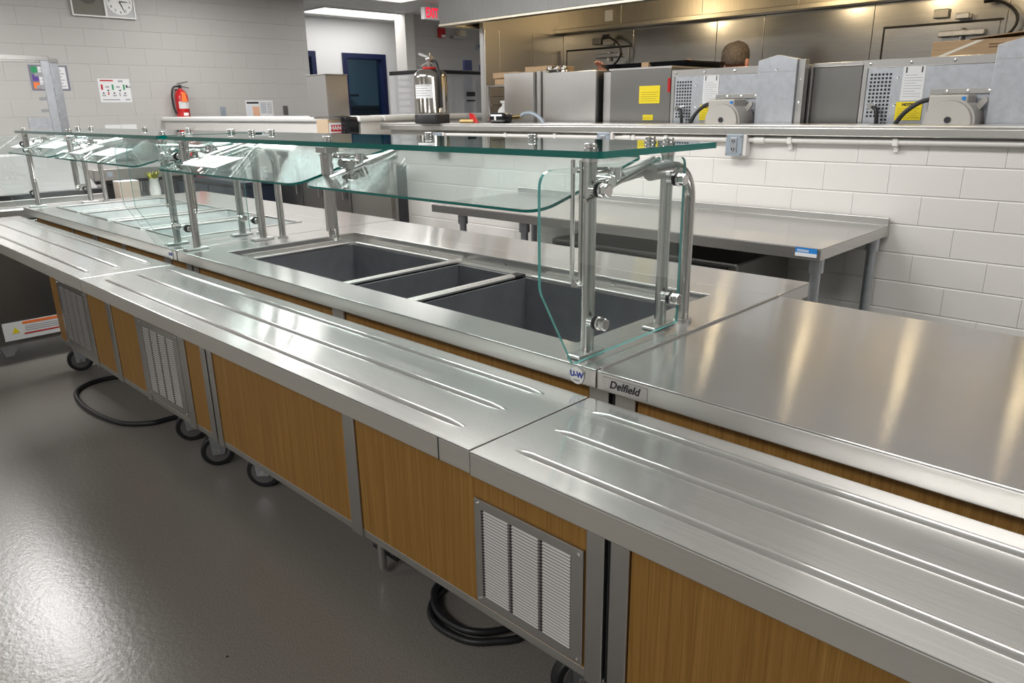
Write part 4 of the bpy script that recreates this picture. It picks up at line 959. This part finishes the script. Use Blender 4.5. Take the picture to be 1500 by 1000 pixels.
    for (z_, r_, oy) in prof:
        for k_ in range(n):
            w = 2*math.pi*k_/n; yy = math.sin(w); fr = max(0, yy)
            zz = z_+(fr*.085 if z_ < .12 else fr*.02)*(1 if z_ < .07 else .5)
            vv.append((r_*.94*math.cos(w), .01+oy+r_*1.08*yy*(.96 if yy > 0 else 1), hz+zz))
    ff = [(i*n+k_, i*n+(k_+1) % n, (i+1)*n+(k_+1) % n, (i+1)*n+k_) for i in range(len(prof)-1) for k_ in range(n)]+[tuple((len(prof)-1)*n+k_ for k_ in range(n))]
    hr = q.add(vv, ff).build('hair', HAIR, t, smooth=True)
    # shirt and trousers
    q = MB(); prof = [(Z(.98), .2, .16), (Z(1.15), .19, .15), (Z(1.3), .215, .165), (Z(1.4), .21, .15), (Z(1.455), .12, .1), (Z(1.475), .085, .085)]
    vv = [(a*math.cos(2*math.pi*k_/20), .02+b*math.sin(2*math.pi*k_/20), z_) for z_, a, b in prof for k_ in range(20)]
    q.add(vv, [(i*20+k_, i*20+(k_+1) % 20, (i+1)*20+(k_+1) % 20, (i+1)*20+k_) for i in range(len(prof)-1) for k_ in range(20)]).build('shirt', SHIRT, t, smooth=True)
    q = MB()
    for sg, kk, aa in ((-1, 'kl', 'al'), (1, 'kr', 'ar')):
        A = Vector((sg*.1, 0, Z(1.0))); K = Vector(P[kk])-L; B = Vector(P[aa])-L
        q.cyl(A, K, .125, 14, .085); q.cyl(K, B, .085, 14, .07)
    q.build('trousers', SHIRT, t, smooth=True)
    return t
person('person', 'person with short brown hair seen from behind, standing behind the ovens', -2.47, 4.6, 1.755, (-2.63, 4.4, H+.15))
person('person', 'person crouching behind the steamer with only a raised hand showing', -3.2, 4.78, 1.7, (-3.36, 4.42, H+.17), None, 0, .36)

# ------------------------------------------------------------------ far wall: clock, posters, extinguisher
def wbox(q, y0, y1, z0, z1, d=.003, off=.0005): return q.box(XF+off, XF+off+d, y0, y1, z0, z1)
t = thing('clock_speaker_panel', 'wall panel with a speaker grille beside a round clock face', 'clock', (XF, 2.83, H+1.03))
y0, y1, z0, z1 = 2.543, 3.117, H+.885, H+1.2; ym = 2.845
MB().box(XF+.0005, XF+.02, y0, y1, z0, z1).build('panel_back', mat('panel_back_paint', (.3, .29, .26), .7), t)
for a, b, c, d in ((y0, y1, z0, z0+.012), (y0, y1, z1-.012, z1), (y0, y0+.012, z0+.012, z1-.012), (y1-.012, y1, z0+.012, z1-.012), (ym-.01, ym+.01, z0+.012, z1-.012)):
    MB().box(XF+.02, XF+.035, a, b, c, d).build('frame_bar', WHITE, t)
sp = MB().box(XF+.02, XF+.024, y0+.012, ym-.01, z0+.012, z1-.012).build('speaker_grille', mat('grille_mesh', (.2, .19, .165), .8), t)
MB().cyl((XF+.024, 2.7, H+1.08), (XF+.0255, 2.7, H+1.08), .085, 24).build('speaker_cone', mat('dark_cone', (.13, .125, .11), .9), sp)  # round cone disc, darker than the grille mesh
ck = MB().box(XF+.02, XF+.024, ym+.01, y1-.012, z0+.012, z1-.012).build('clock_plate', mat('clock_plate_paint', (.5, .5, .51), .5), t)
cy_, cz_ = 2.98, H+1.035
MB().cyl((XF+.024, cy_, cz_), (XF+.027, cy_, cz_), .12, 32).build('clock_face', WHITE, ck)
for k in range(12):
    w = math.radians(90-30*k)
    o = text('numeral', str(12 if k == 0 else k), .032, INK, ck, face_px(XF+.0285, cy_+.095*math.cos(w), cz_+.095*math.sin(w)))
for ang, ln, wd in ((0, .075, .006), (-68, .105, .005)):
    w = math.radians(ang); d = Vector((0, math.cos(w), math.sin(w))); n_ = Vector((0, -math.sin(w), math.cos(w))); c_ = Vector((XF+.03, cy_, cz_))
    MB().prism([c_-n_*wd, c_+n_*wd, c_+d*ln+n_*wd*.4, c_+d*ln-n_*wd*.4], (.001, 0, 0)).build('clock_hand', INK, ck)
keep(t)
def poster(name, label, y0, y1, z0, z1, base=PAPER):
    o = MB().box(XF+.0008, XF+.0022, y0, y1, z0, z1).build(name, base); return tag(o, label, 'poster')
def mark(par, y0, y1, z0, z1, m_, k=0): return MB().box(XF+.0022, XF+.003+.0002*k, y0, y1, z0, z1).build('print_mark', m_, par)
p = poster('safety_poster', 'white poster with two rows of small red and green pictures left of the extinguisher', 2.668, 2.963, H+.107, H+.329)
mark(p, 2.69, 2.81, H+.305, H+.317, RED); mark(p, 2.855, 2.9, H+.298, H+.316, GREYINK)
for i, (yy, m_) in enumerate(((2.69, RED), (2.79, GREEN), (2.895, GREEN))): mark(p, yy, yy+.017, H+.225, H+.275, m_); mark(p, yy+.04, yy+.075, H+.245, H+.26, GREYINK)
mark(p, 2.922, 2.938, H+.245, H+.27, INK)
for i, yy in enumerate((2.74, 2.85)): MB().prism([(XF+.0025, yy, H+.225), (XF+.0025, yy+.024, H+.225), (XF+.0025, yy+.012, H+.207)], (.0006, 0, 0)).build('print_arrow', INK, p)
for i, yy in enumerate((2.695, 2.795, 2.895)): MB().prism([(XF+.0025, yy, H+.188), (XF+.0025, yy+.022, H+.188), (XF+.0025, yy+.011, H+.206)], (.0006, 0, 0)).build('print_arrow', INK, p)
mark(p, 2.745, 2.757, H+.178, H+.203, RED); mark(p, 2.85, 2.862, H+.165, H+.2, GREYINK)
for yy in (2.69, 2.79, 2.885): mark(p, yy, yy+.035, H+.165, H+.178, GREYINK)
mark(p, 2.69, 2.85, H+.128, H+.138, GREYINK); mark(p, 2.9, 2.945, H+.128, H+.14, GREYINK)
p = poster('colour_poster', 'dark bordered poster with green, purple and orange blocks behind the rack', 2.095, 2.42, H+.215, H+.44, mat('poster_border', (.2, .2, .25), .6))
for i, (m_, zz) in enumerate(((GREEN, H+.37), (PURPLE, H+.3), (ORANGE, H+.232))): mark(p, 2.115, 2.165, zz, zz+.055, m_)
mark(p, 2.17, 2.4, H+.232, H+.425, PAPER)
for k in range(6): mark(p, 2.3, 2.385-.02*(k % 2), H+.25+.028*k, H+.258+.028*k, GREYINK, 2); 
for k in range(6): mark(p, 2.18, 2.24-.015*(k % 2), H+.25+.028*k, H+.256+.028*k, GREYINK, 2)
p = poster('notice_poster', 'white poster with a peach column above the half wall cap', 4.17, 4.505, H-.1, H+.121)
mark(p, 4.185, 4.33, H+.085, H+.105, INK)
mark(p, 4.25, 4.335, H-.09, H+.055, PEACH); mark(p, 4.18, 4.24, H-.09, H+.06, mat('pale_blue_ink', (.68, .72, .78), .7)); mark(p, 4.35, 4.42, H-.02, H+.1, mat('pale_grey_ink', (.5, .52, .56), .7))
for k in range(7): mark(p, 4.43, 4.49, H-.02+.018*k, H-.012+.018*k, GREYINK, 2)
p = poster('paper_sheets', 'pair of white sheets taped low on the far wall above the far glass', 2.665, 2.965, H-.2, H-.105); mark(p, 2.815, 2.818, H-.2, H-.105, GREYINK)
for y_, z_, m_, lb in ((3.9, H+.005, GREYPL, 'small grey switch plate between the red extinguisher and the notice poster'), (4.66, H+.01, mat('dark_plate', (.1, .1, .095), .5), 'dark switch plate right of the notice poster')):
    t = thing('switch_plate', lb, 'switch', (XF, y_, z_))
    MB().box(XF+.0005, XF+.008, y_-.03, y_+.03, z_-.05, z_+.05).build('plate', m_, t, bev=.003); MB().box(XF+.008, XF+.014, y_-.008, y_+.008, z_-.015, z_+.015).build('toggle', m_, t, bev=.002); keep(t)
ey, ez = 3.42, H-.06
t = thing('fire_extinguisher', 'red fire extinguisher with an orange tag on the far wall', 'extinguisher', (XF+.1, ey, ez))
MB().lathe((XF+.1, ey, ez), [(.06, 0), (.066, .01), (.066, .22), (.05, .265), (.025, .285), (.02, .3)], 24).build('cylinder', RED, t, smooth=True)
vv = []
for i in range(9):
    w = -.9+i*.225
    for z_ in (.1, .17): vv.append((XF+.1+.0668*math.cos(w), ey+.0668*math.sin(w), ez+z_))
MB().add(vv, [(2*i, 2*i+2, 2*i+3, 2*i+1) for i in range(8)]).build('label_band', mat('silver_label', (.6, .6, .6), .4), t, smooth=True)
MB().prism([(XF+.17, ey-.03, ez+.17), (XF+.17, ey+.03, ez+.165), (XF+.17, ey+.015, ez+.26), (XF+.17, ey-.02, ez+.265)], (.002, 0, 0)).build('orange_tag', ORANGE, t)
MB().box(XF+.166, XF+.168, ey-.025, ey+.025, ez+.03, ez+.06).build('white_mark', WHITE, t, bev=.001)
v = MB().cyl((XF+.1, ey, ez+.3), (XF+.1, ey, ez+.335), .016, 12).build('valve', BLACK, t, smooth=True)
MB().prism([(XF+.09, ey-.03, ez+.335), (XF+.09, ey+.085, ez+.36), (XF+.09, ey+.085, ez+.372), (XF+.09, ey-.03, ez+.35)], (.02, 0, 0)).build('lever', CHROME, v)
MB().prism([(XF+.09, ey, ez+.315), (XF+.09, ey+.09, ez+.3), (XF+.09, ey+.09, ez+.31), (XF+.09, ey, ez+.327)], (.02, 0, 0)).build('handle', CHROME, v)
MB().tube(spline([(XF+.1, ey-.01, ez+.32), (XF+.11, ey-.07, ez+.31), (XF+.12, ey-.1, ez+.24), (XF+.12, ey-.098, ez+.12), (XF+.12, ey-.08, ez+.05)]), .01, 8).build('hose', BLACK, t, smooth=True)
MB().box(XF+.001, XF+.036, ey-.03, ey+.03, ez+.1, ez+.3).build('wall_bracket', STEEL, t); keep(t)
# second small extinguisher top near the counter end, seen over the glass
ey, ez, ex = 2.72, H-.5, -6.3
t = thing('fire_extinguisher', 'extinguisher with orange tag standing on the dark cabinet behind the guard', 'extinguisher', (ex, ey, ez))
MB().lathe((ex, ey, ez), [(.045, 0), (.05, .01), (.05, .29), (.03, .33), (.02, .345)], 20).build('cylinder', RED, t, smooth=True)
MB().prism([(ex+.052, ey-.035, ez+.29), (ex+.052, ey+.035, ez+.29), (ex+.052, ey+.035, ez+.35), (ex+.052, ey-.035, ez+.35)], (.002, 0, 0)).build('orange_tag', ORANGE, t)
MB().prism([(ex-.01, ey-.03, ez+.355), (ex-.01, ey+.02, ez+.39), (ex-.01, ey+.17, ez+.365), (ex-.01, ey+.17, ez+.355), (ex-.01, ey+.02, ez+.375), (ex-.01, ey-.02, ez+.345)], (.02, 0, 0)).build('lever', CHROME, t); keep(t)

# ------------------------------------------------------------------ exit sign, alarm, corridor
t = thing('exit_sign', 'white exit sign with glowing red letters hanging from the ceiling', 'exit sign', (-7.63, 6.46, H+1.24))
sz0, sz1 = H+1.055, H+1.195
MB().box(-7.67, -7.6, 6.335, 6.6, sz0, sz1).build('sign_box', WHITE, t, bev=.004); MB().cyl((-7.635, 6.47, sz1), (-7.635, 6.47, CEIL), .012, 10).build('stem', WHITE, t, smooth=True)
text('lettering', 'EXIT', .155, EXITRED, t, face_px(-7.5985, 6.455, (sz0+sz1)/2) @ Matrix.Scale(.62, 4, (1, 0, 0)), bold=.004); keep(t)
t = thing('fire_alarm', 'dark red fire alarm with strobe on the grey block wall', 'alarm', (-8.6, 7.44, H+1.02))
MB().box(-8.599, -8.55, 7.39, 7.5, H+.96, H+1.09).build('alarm_box', RED, t, bev=.006); MB().box(-8.55, -8.53, 7.42, 7.48, H+.965, H+1.0).build('strobe', WHITE, t, bev=.004); keep(t)
t = thing('emergency_light', 'small cream emergency light box on the grey block wall', 'light', (-8.6, 7.75, H+1.0)); MB().box(-8.599, -8.52, 7.62, 7.86, H+.96, H+1.0).build('shelf_plate', STEEL, t); MB().box(-8.599, -8.5, 7.74, 7.86, H+1.0, H+1.08).build('light_box', mat('cream_plastic', (.7, .62, .48), .5), t, bev=.006); keep(t)
t = thing('thermostat', 'small grey thermostat on the grey block wall', 'thermostat', (-8.6, 8.18, H+.86)); MB().box(-8.599, -8.57, 8.14, 8.22, H+.83, H+.91).build('case', GREYPL, t, bev=.004); MB().box(-8.57, -8.566, 8.16, 8.2, H+.87, H+.89).build('display', INK, t); keep(t)
tag(MB().box(-6.9, -6.86, 6.3, 6.42, 0, H+.55).build('blue_post', NAVY, bev=.006), 'tall navy blue post left of the steel alcove wall', 'post')
t = thing('blue_board', 'navy blue board with a white notice beside the covered rack', 'board', (-6.2, 5.98, 0))
MB().box(-6.24, -6.2, 5.88, 6.1, 0, H+.3).build('board', NAVY, t, bev=.004); MB().box(-6.2, -6.19, 5.96, 6.12, H+.32, H+.42).build('notice_card', PAPER, t); MB().box(-6.23, -6.2, 5.93, 6.15, H+.3, H+.45).build('card_frame', NAVY, t); keep(t)
# covered sheet pan rack
t = thing('covered_pan_rack', 'sheet pan rack under a clear cover with a black top band', 'rack', (-6.3, 5.3, 0))
ry0, ry1, rx0, rx1 = 4.98, 5.86, -6.55, -6.0
for X in (rx0, rx1):
    for Y in (ry0+.05, ry0+.25, ry1-.05): MB().box(X-.015, X+.015, Y-.015, Y+.015, .1, H+.34).build('upright', GALV, t)
for k in range(9):
    z_ = H+.28-.065*k; MB().box(rx0, rx1, ry0+.04, ry0+.27, z_, z_+.02).build('pan_slide', STEEL, t)
MB().box(rx0-.02, rx1+.02, ry0-.02, ry1+.02, H+.335, H+.375).build('top_band', BLACK, t, bev=.008)
MB().box(rx1+.02, rx1+.023, ry0-.02, ry1+.02, .15, H+.335).build('cover_front', CLEARPL, t)
MB().box(rx0-.02, rx1+.02, ry0-.023, ry0-.02, .15, H+.335).build('cover_side', CLEARPL, t)
MB().box(rx1+.024, rx1+.026, ry0+.52, ry0+.64, H+.12, H+.165).build('black_label', INK, t); MB().box(rx1+.024, rx1+.026, ry0+.52, ry0+.64, H+.07, H+.085).build('black_label', INK, t)
for Y in (ry0-.02, ry1+.02): MB().cyl((rx1+.024, Y, .15), (rx1+.024, Y, H+.34), .006, 8).build('cover_piping', BLACK, t)
for X in (rx0, rx1):
    for Y in (ry0+.05, ry1-.05): MB().cyl((X-.012, Y, .05), (X+.012, Y, .05), .05, 14).build('caster', BLACK, t, smooth=True)
keep(t)

# ------------------------------------------------------------------ hand wash corner
t = thing('towel_dispenser', 'stainless paper towel dispenser on the half wall post', 'dispenser', (-4.85, 3.1, H+.1))
MB().box(-5.0, -4.75, 3.03, 3.215, H-.045, H+.238).build('case', STEEL, t, bev=.004)
MB().box(-5.005, -4.745, 3.025, 3.22, H+.238, H+.245).build('lid', STEEL, t, bev=.002); MB().cyl((-4.75, 3.075, H+.1), (-4.744, 3.075, H+.1), .007, 10).build('lock', CHROME, t)
MB().box(-4.97, -4.78, 3.05, 3.2, H-.06, H-.045).build('towel_slot', PAPER, t); keep(t)
tag(MB().box(-4.93, -4.78, 3.04, 3.198, H-.279, H-.062).build('backing_post', mat('tan_laminate', (.5, .38, .26), .6), bev=.004), 'tan backing post under the stainless towel dispenser', 'post')
t = thing('soap_dispenser', 'glossy black soap dispenser beside the red hand wash sign', 'dispenser', (-4.72, 3.22, H-.1))
MB().box(-4.76, -4.67, 3.13, 3.235, H-.17, H-.045).build('case', GLOSSBLACK, t, bev=.018, seg=3); MB().box(-4.74, -4.69, 3.12, 3.13, H-.165, H-.14).build('push_bar', GLOSSBLACK, t, bev=.003); keep(t)
t = tag(MB().box(-4.80, -4.797+.002, 3.06, 3.2, H-.19, H-.085).build('hand_sign', PAPER), 'white and red hand wash sign behind the soap dispenser', 'sign')
t.location = (.035, -.02, 0)
b = MB().box(-4.795, -4.7935, 3.07, 3.19, H-.145, H-.1).build('red_band', RED, t); text('lettering', 'HAND', .042, PAPER, t, face_px(-4.793, 3.125, H-.122), bold=.001)
MB().box(-4.795, -4.7935, 3.07, 3.19, H-.18, H-.155).build('red_band', RED, t)

# ------------------------------------------------------------------ low equipment between the counter and the half wall
def base_cabinet(name, label, x0, x1, y0, y1, zt, m_, n=2):
    t = thing(name, label, 'cabinet', ((x0+x1)/2, (y0+y1)/2, 0), 'low equipment along the half wall')
    MB().box(x0, x1, y0+.02, y1, .1, zt-.03).build('cabinet_body', m_, t, bev=.004); MB().box(x0-.01, x1+.01, y0, y1, zt-.03, zt).build('cabinet_top', m_, t, bev=.004)
    MB().box(x0+.03, x1-.03, y0+.06, y1, 0, .1).build('toe_kick', BLACK, t)
    w_ = (x1-x0)/n
    for k in range(n):
        d = MB().box(x0+w_*k+.006, x0+w_*(k+1)-.006, y0+.004, y0+.02, .12, zt-.05).build('door', m_, t, bev=.003)
        MB().cyl((x0+w_*(k+1)-.05, y0-.012, zt-.3), (x0+w_*(k+1)-.05, y0-.012, zt-.12), .008, 10).build('handle', CHROME, d, smooth=True)
    keep(t); return t
base_cabinet('refrigerated_cabinet', 'dark grey undercounter cabinet by the far wall, behind the far guard', -8.1, -6.55, 2.55, 3.2, H-.38, mat('charcoal_enamel', (.07, .075, .08), .35), 3)
base_cabinet('refrigerated_cabinet', 'dark navy undercounter cabinet behind the middle of the guards', -6.5, -5.3, 2.6, 3.2, H-.5, DARKNAVY, 2)
base_cabinet('steel_cabinet', 'brown grey steel cabinet behind the middle hanger of the near guard', -5.2, -4.3, 2.85, 3.2, H-.28, DARKSTEEL, 3)
for i, (X, Y) in enumerate(((-5.45, 2.75), (-5.36, 2.8))):
    t = thing('white_cup', ['white cup on the navy cabinet, left one of two', 'white cup on the navy cabinet, right one of two'][i], 'cup', (X, Y, H-.5), 'white cups on the navy cabinet')
    MB().lathe((X, Y, H-.499), [(.03, 0), (.04, .09), (.037, .09), (.028, .004)], 16).build('cup_wall', WHITE, t, smooth=True); MB().tube([(X+.038, Y, H-.43), (X+.065, Y, H-.435), (X+.06, Y, H-.47), (X+.034, Y, H-.475)], .005, 8).build('handle', WHITE, t, smooth=True); keep(t)
t = thing('black_stand', 'narrow black upright stand left of the work table', 'stand', (-3.96, 3.05, 0))
MB().box(-4.0, -3.925, 3.03, 3.06, .02, H-.345).build('upright', BLACK, t, bev=.004); MB().box(-4.1, -3.82, 2.95, 3.16, 0, .02).build('base', BLACK, t, bev=.004); MB().box(-4.0, -3.925, 3.025, 3.065, H-.345, H-.335).build('top_cap', STEEL, t); keep(t)

# ------------------------------------------------------------------ equipment past the far end of the counters
t = thing('milk_cooler', 'steel milk cooler on wheels past the far end of the counters', 'cooler', (-5.3, .9, 0))
cx0, cx1, cya, cyb = -5.75, -4.88, .25, 1.56
MB().box(cx0, cx1, cya, cyb, .115, H-.56).build('cooler_body', DARKSTEEL, t, bev=.01)
MB().box(cx0-.01, cx1+.01, cya-.01, cyb+.01, H-.56, H-.5).build('top_rim', STEEL, t, bev=.006)
MB().box(cx0, cx1-.1, cya, cyb, H-.5, H-.46).build('back_deck', STEEL, t, bev=.004)
MB().box(cx0, cx1-.1, cya-.01, cyb+.01, H-.46, H-.43).build('gasket', BLACK, t, bev=.004)
MB().prism([(cx1-.12, cya, H-.43), (cx1-.12, cyb-.03, H-.43), (cx1-.34, cyb-.09, H-.23), (cx1-.34, cya, H-.23)], (-.03, 0, .012)).build('raised_lid', LIDSTEEL, t, bev=.004)
for Y in (cya+.3, cyb-.12): MB().box(cx1-.16, cx1-.11, Y-.03, Y+.03, H-.47, H-.4).build('lid_hinge', CHROME, t, bev=.006)
lb = MB().box(cx1+.0005, cx1+.002, .86, 1.16, .145, .25).build('warning_label', PAPER, t)
MB().box(cx1+.002, cx1+.003, .96, 1.155, .23, .245).build('orange_band', ORANGE, lb); MB().box(cx1+.002, cx1+.003, .96, 1.155, .17, .178).build('red_band', RED, lb)
for k in range(3): MB().box(cx1+.002, cx1+.003, .97, 1.14, .19+.012*k, .194+.012*k).build('print_line', GREYINK, lb)
MB().prism([(cx1+.002, .9, .185), (cx1+.002, .94, .185), (cx1+.002, .92, .22)], (.001, 0, 0)).build('warning_triangle', YELLOW, lb)
for X in (cx0+.1, cx1-.1):
    for Y in (cya+.1, cyb-.12): MB().cyl((X, Y-.016, .055), (X, Y+.016, .055), .055, 18).build('caster', BLACK, t, smooth=True)
for Y in (.95,): MB().prism([(cx1-.02, Y-.12, .115), (cx1-.02, Y-.02, .115), (cx1-.02, Y-.06, .05), (cx1-.02, Y-.1, .05)], (-.04, 0, 0)).build('caster_plate', GALV, t)
keep(t)
t = thing('side_table', 'small steel table with black legs beside the milk cooler', 'table', (-5.6, 1.95, 0))
MB().box(-6.1, -5.35, 1.62, 2.3, H-.42, H-.345).build('table_top', STEEL, t, bev=.004); MB().box(-6.09, -5.36, 1.63, 2.29, H-.44, H-.42).build('black_trim', BLACK, t)
for X in (-6.05, -5.4):
    for Y in (1.72, 2.25): MB().box(X-.02, X+.02, Y-.02, Y+.02, 0, H-.44).build('leg', BLACK, t)
MB().box(-5.352, -5.348, 1.7, 1.735, H-.395, H-.365).build('label', GREYPL, t); keep(t)
t = thing('folded_carton', 'pale upright carton standing behind the far end of the counter', 'carton', (-4.95, 1.75, 0))
MB().box(-5.02, -4.92, 1.62, 1.74, 0, H-.4).build('carton_body', mat('pale_card', (.55, .47, .4), .8), t, bev=.003); MB().box(-5.02, -4.92, 1.62, 1.74, H-.4, H-.396).build('carton_flap', PAPER, t); keep(t)
t = thing('plant_vase', 'small yellow green plant in a white vase by the pale carton', 'plant', (-5.0, 1.86, H-.52))
MB().lathe((-5.0, 1.86, H-.519), [(.03, 0), (.034, .05), (.025, .11), (.03, .12)], 16).build('vase', WHITE, t, smooth=True)
for k in range(16):
    w = k*2.4; r_ = .01+.02*random.random(); c_ = Vector((-5.0+r_*math.cos(w), 1.86+r_*math.sin(w), H-.4))
    tip = c_+Vector((.03*math.cos(w), .03*math.sin(w), .035+.02*random.random())); sd = Vector((-math.sin(w), math.cos(w), 0))*.008
    MB().prism([c_-sd*.4, c_+sd*.4, (c_+tip)/2+sd, tip, (c_+tip)/2-sd], (.0006, .0006, .001)).build('leaf', mat('leaf_yellow_green', (.3, .3, .02), .6) if 'leaf_yellow_green' not in bpy.data.materials else bpy.data.materials['leaf_yellow_green'], t)
keep(t)
tag(MB().lathe((-5.0, 1.86, .0), [(.1, 0), (.1, .02), (.03, .04), (.03, H-.56), (.09, H-.545), (.09, H-.52)], 20).build('pedestal', STEEL, smooth=True), 'round steel pedestal under the small white vase', 'pedestal')
# pan rack uprights
t = thing('pan_rack', 'tall grey open pan rack standing before the far wall at the left', 'rack', (-6.7, 1.45, 0))
for X, Y, zt in ((-6.6, 1.8, H+.415), (-6.95, 1.96, H+.42), (-6.6, 1.2, H+.415), (-6.95, 1.2, H+.42)):
    MB().box(X-.012, X+.012, Y-.028, Y+.028, .1, zt-.03).build('upright', GALV, t, bev=.003)
MB().box(-6.615, -6.585, 1.17, 1.83, H+.385, H+.418).build('top_bar', STEEL, t, bev=.003); MB().box(-6.965, -6.935, 1.17, 1.99, H+.39, H+.422).build('top_bar', STEEL, t, bev=.003)
for Y in (1.2, 1.83): MB().box(-6.95, -6.6, Y-.01, Y+.01, H+.39, H+.41).build('cross_bar', STEEL, t)
for k in range(9):
    z_ = H+.3-.09*k
    MB().box(-6.95, -6.6, 1.81, 1.84, z_-.012, z_+.012).build('pan_runner', GALV, t); MB().box(-6.95, -6.6, 1.17, 1.19, z_-.012, z_+.012).build('pan_runner', GALV, t)
for X in (-6.6, -6.95):
    for Y in (1.2, 1.8): MB().cyl((X, Y-.015, .05), (X, Y+.015, .05), .05, 16).build('caster', BLACK, t, smooth=True)
MB().box(-6.62, -6.6, 1.62, 1.78, H-.1, H-.02).build('label_holder', GALV, t); keep(t)
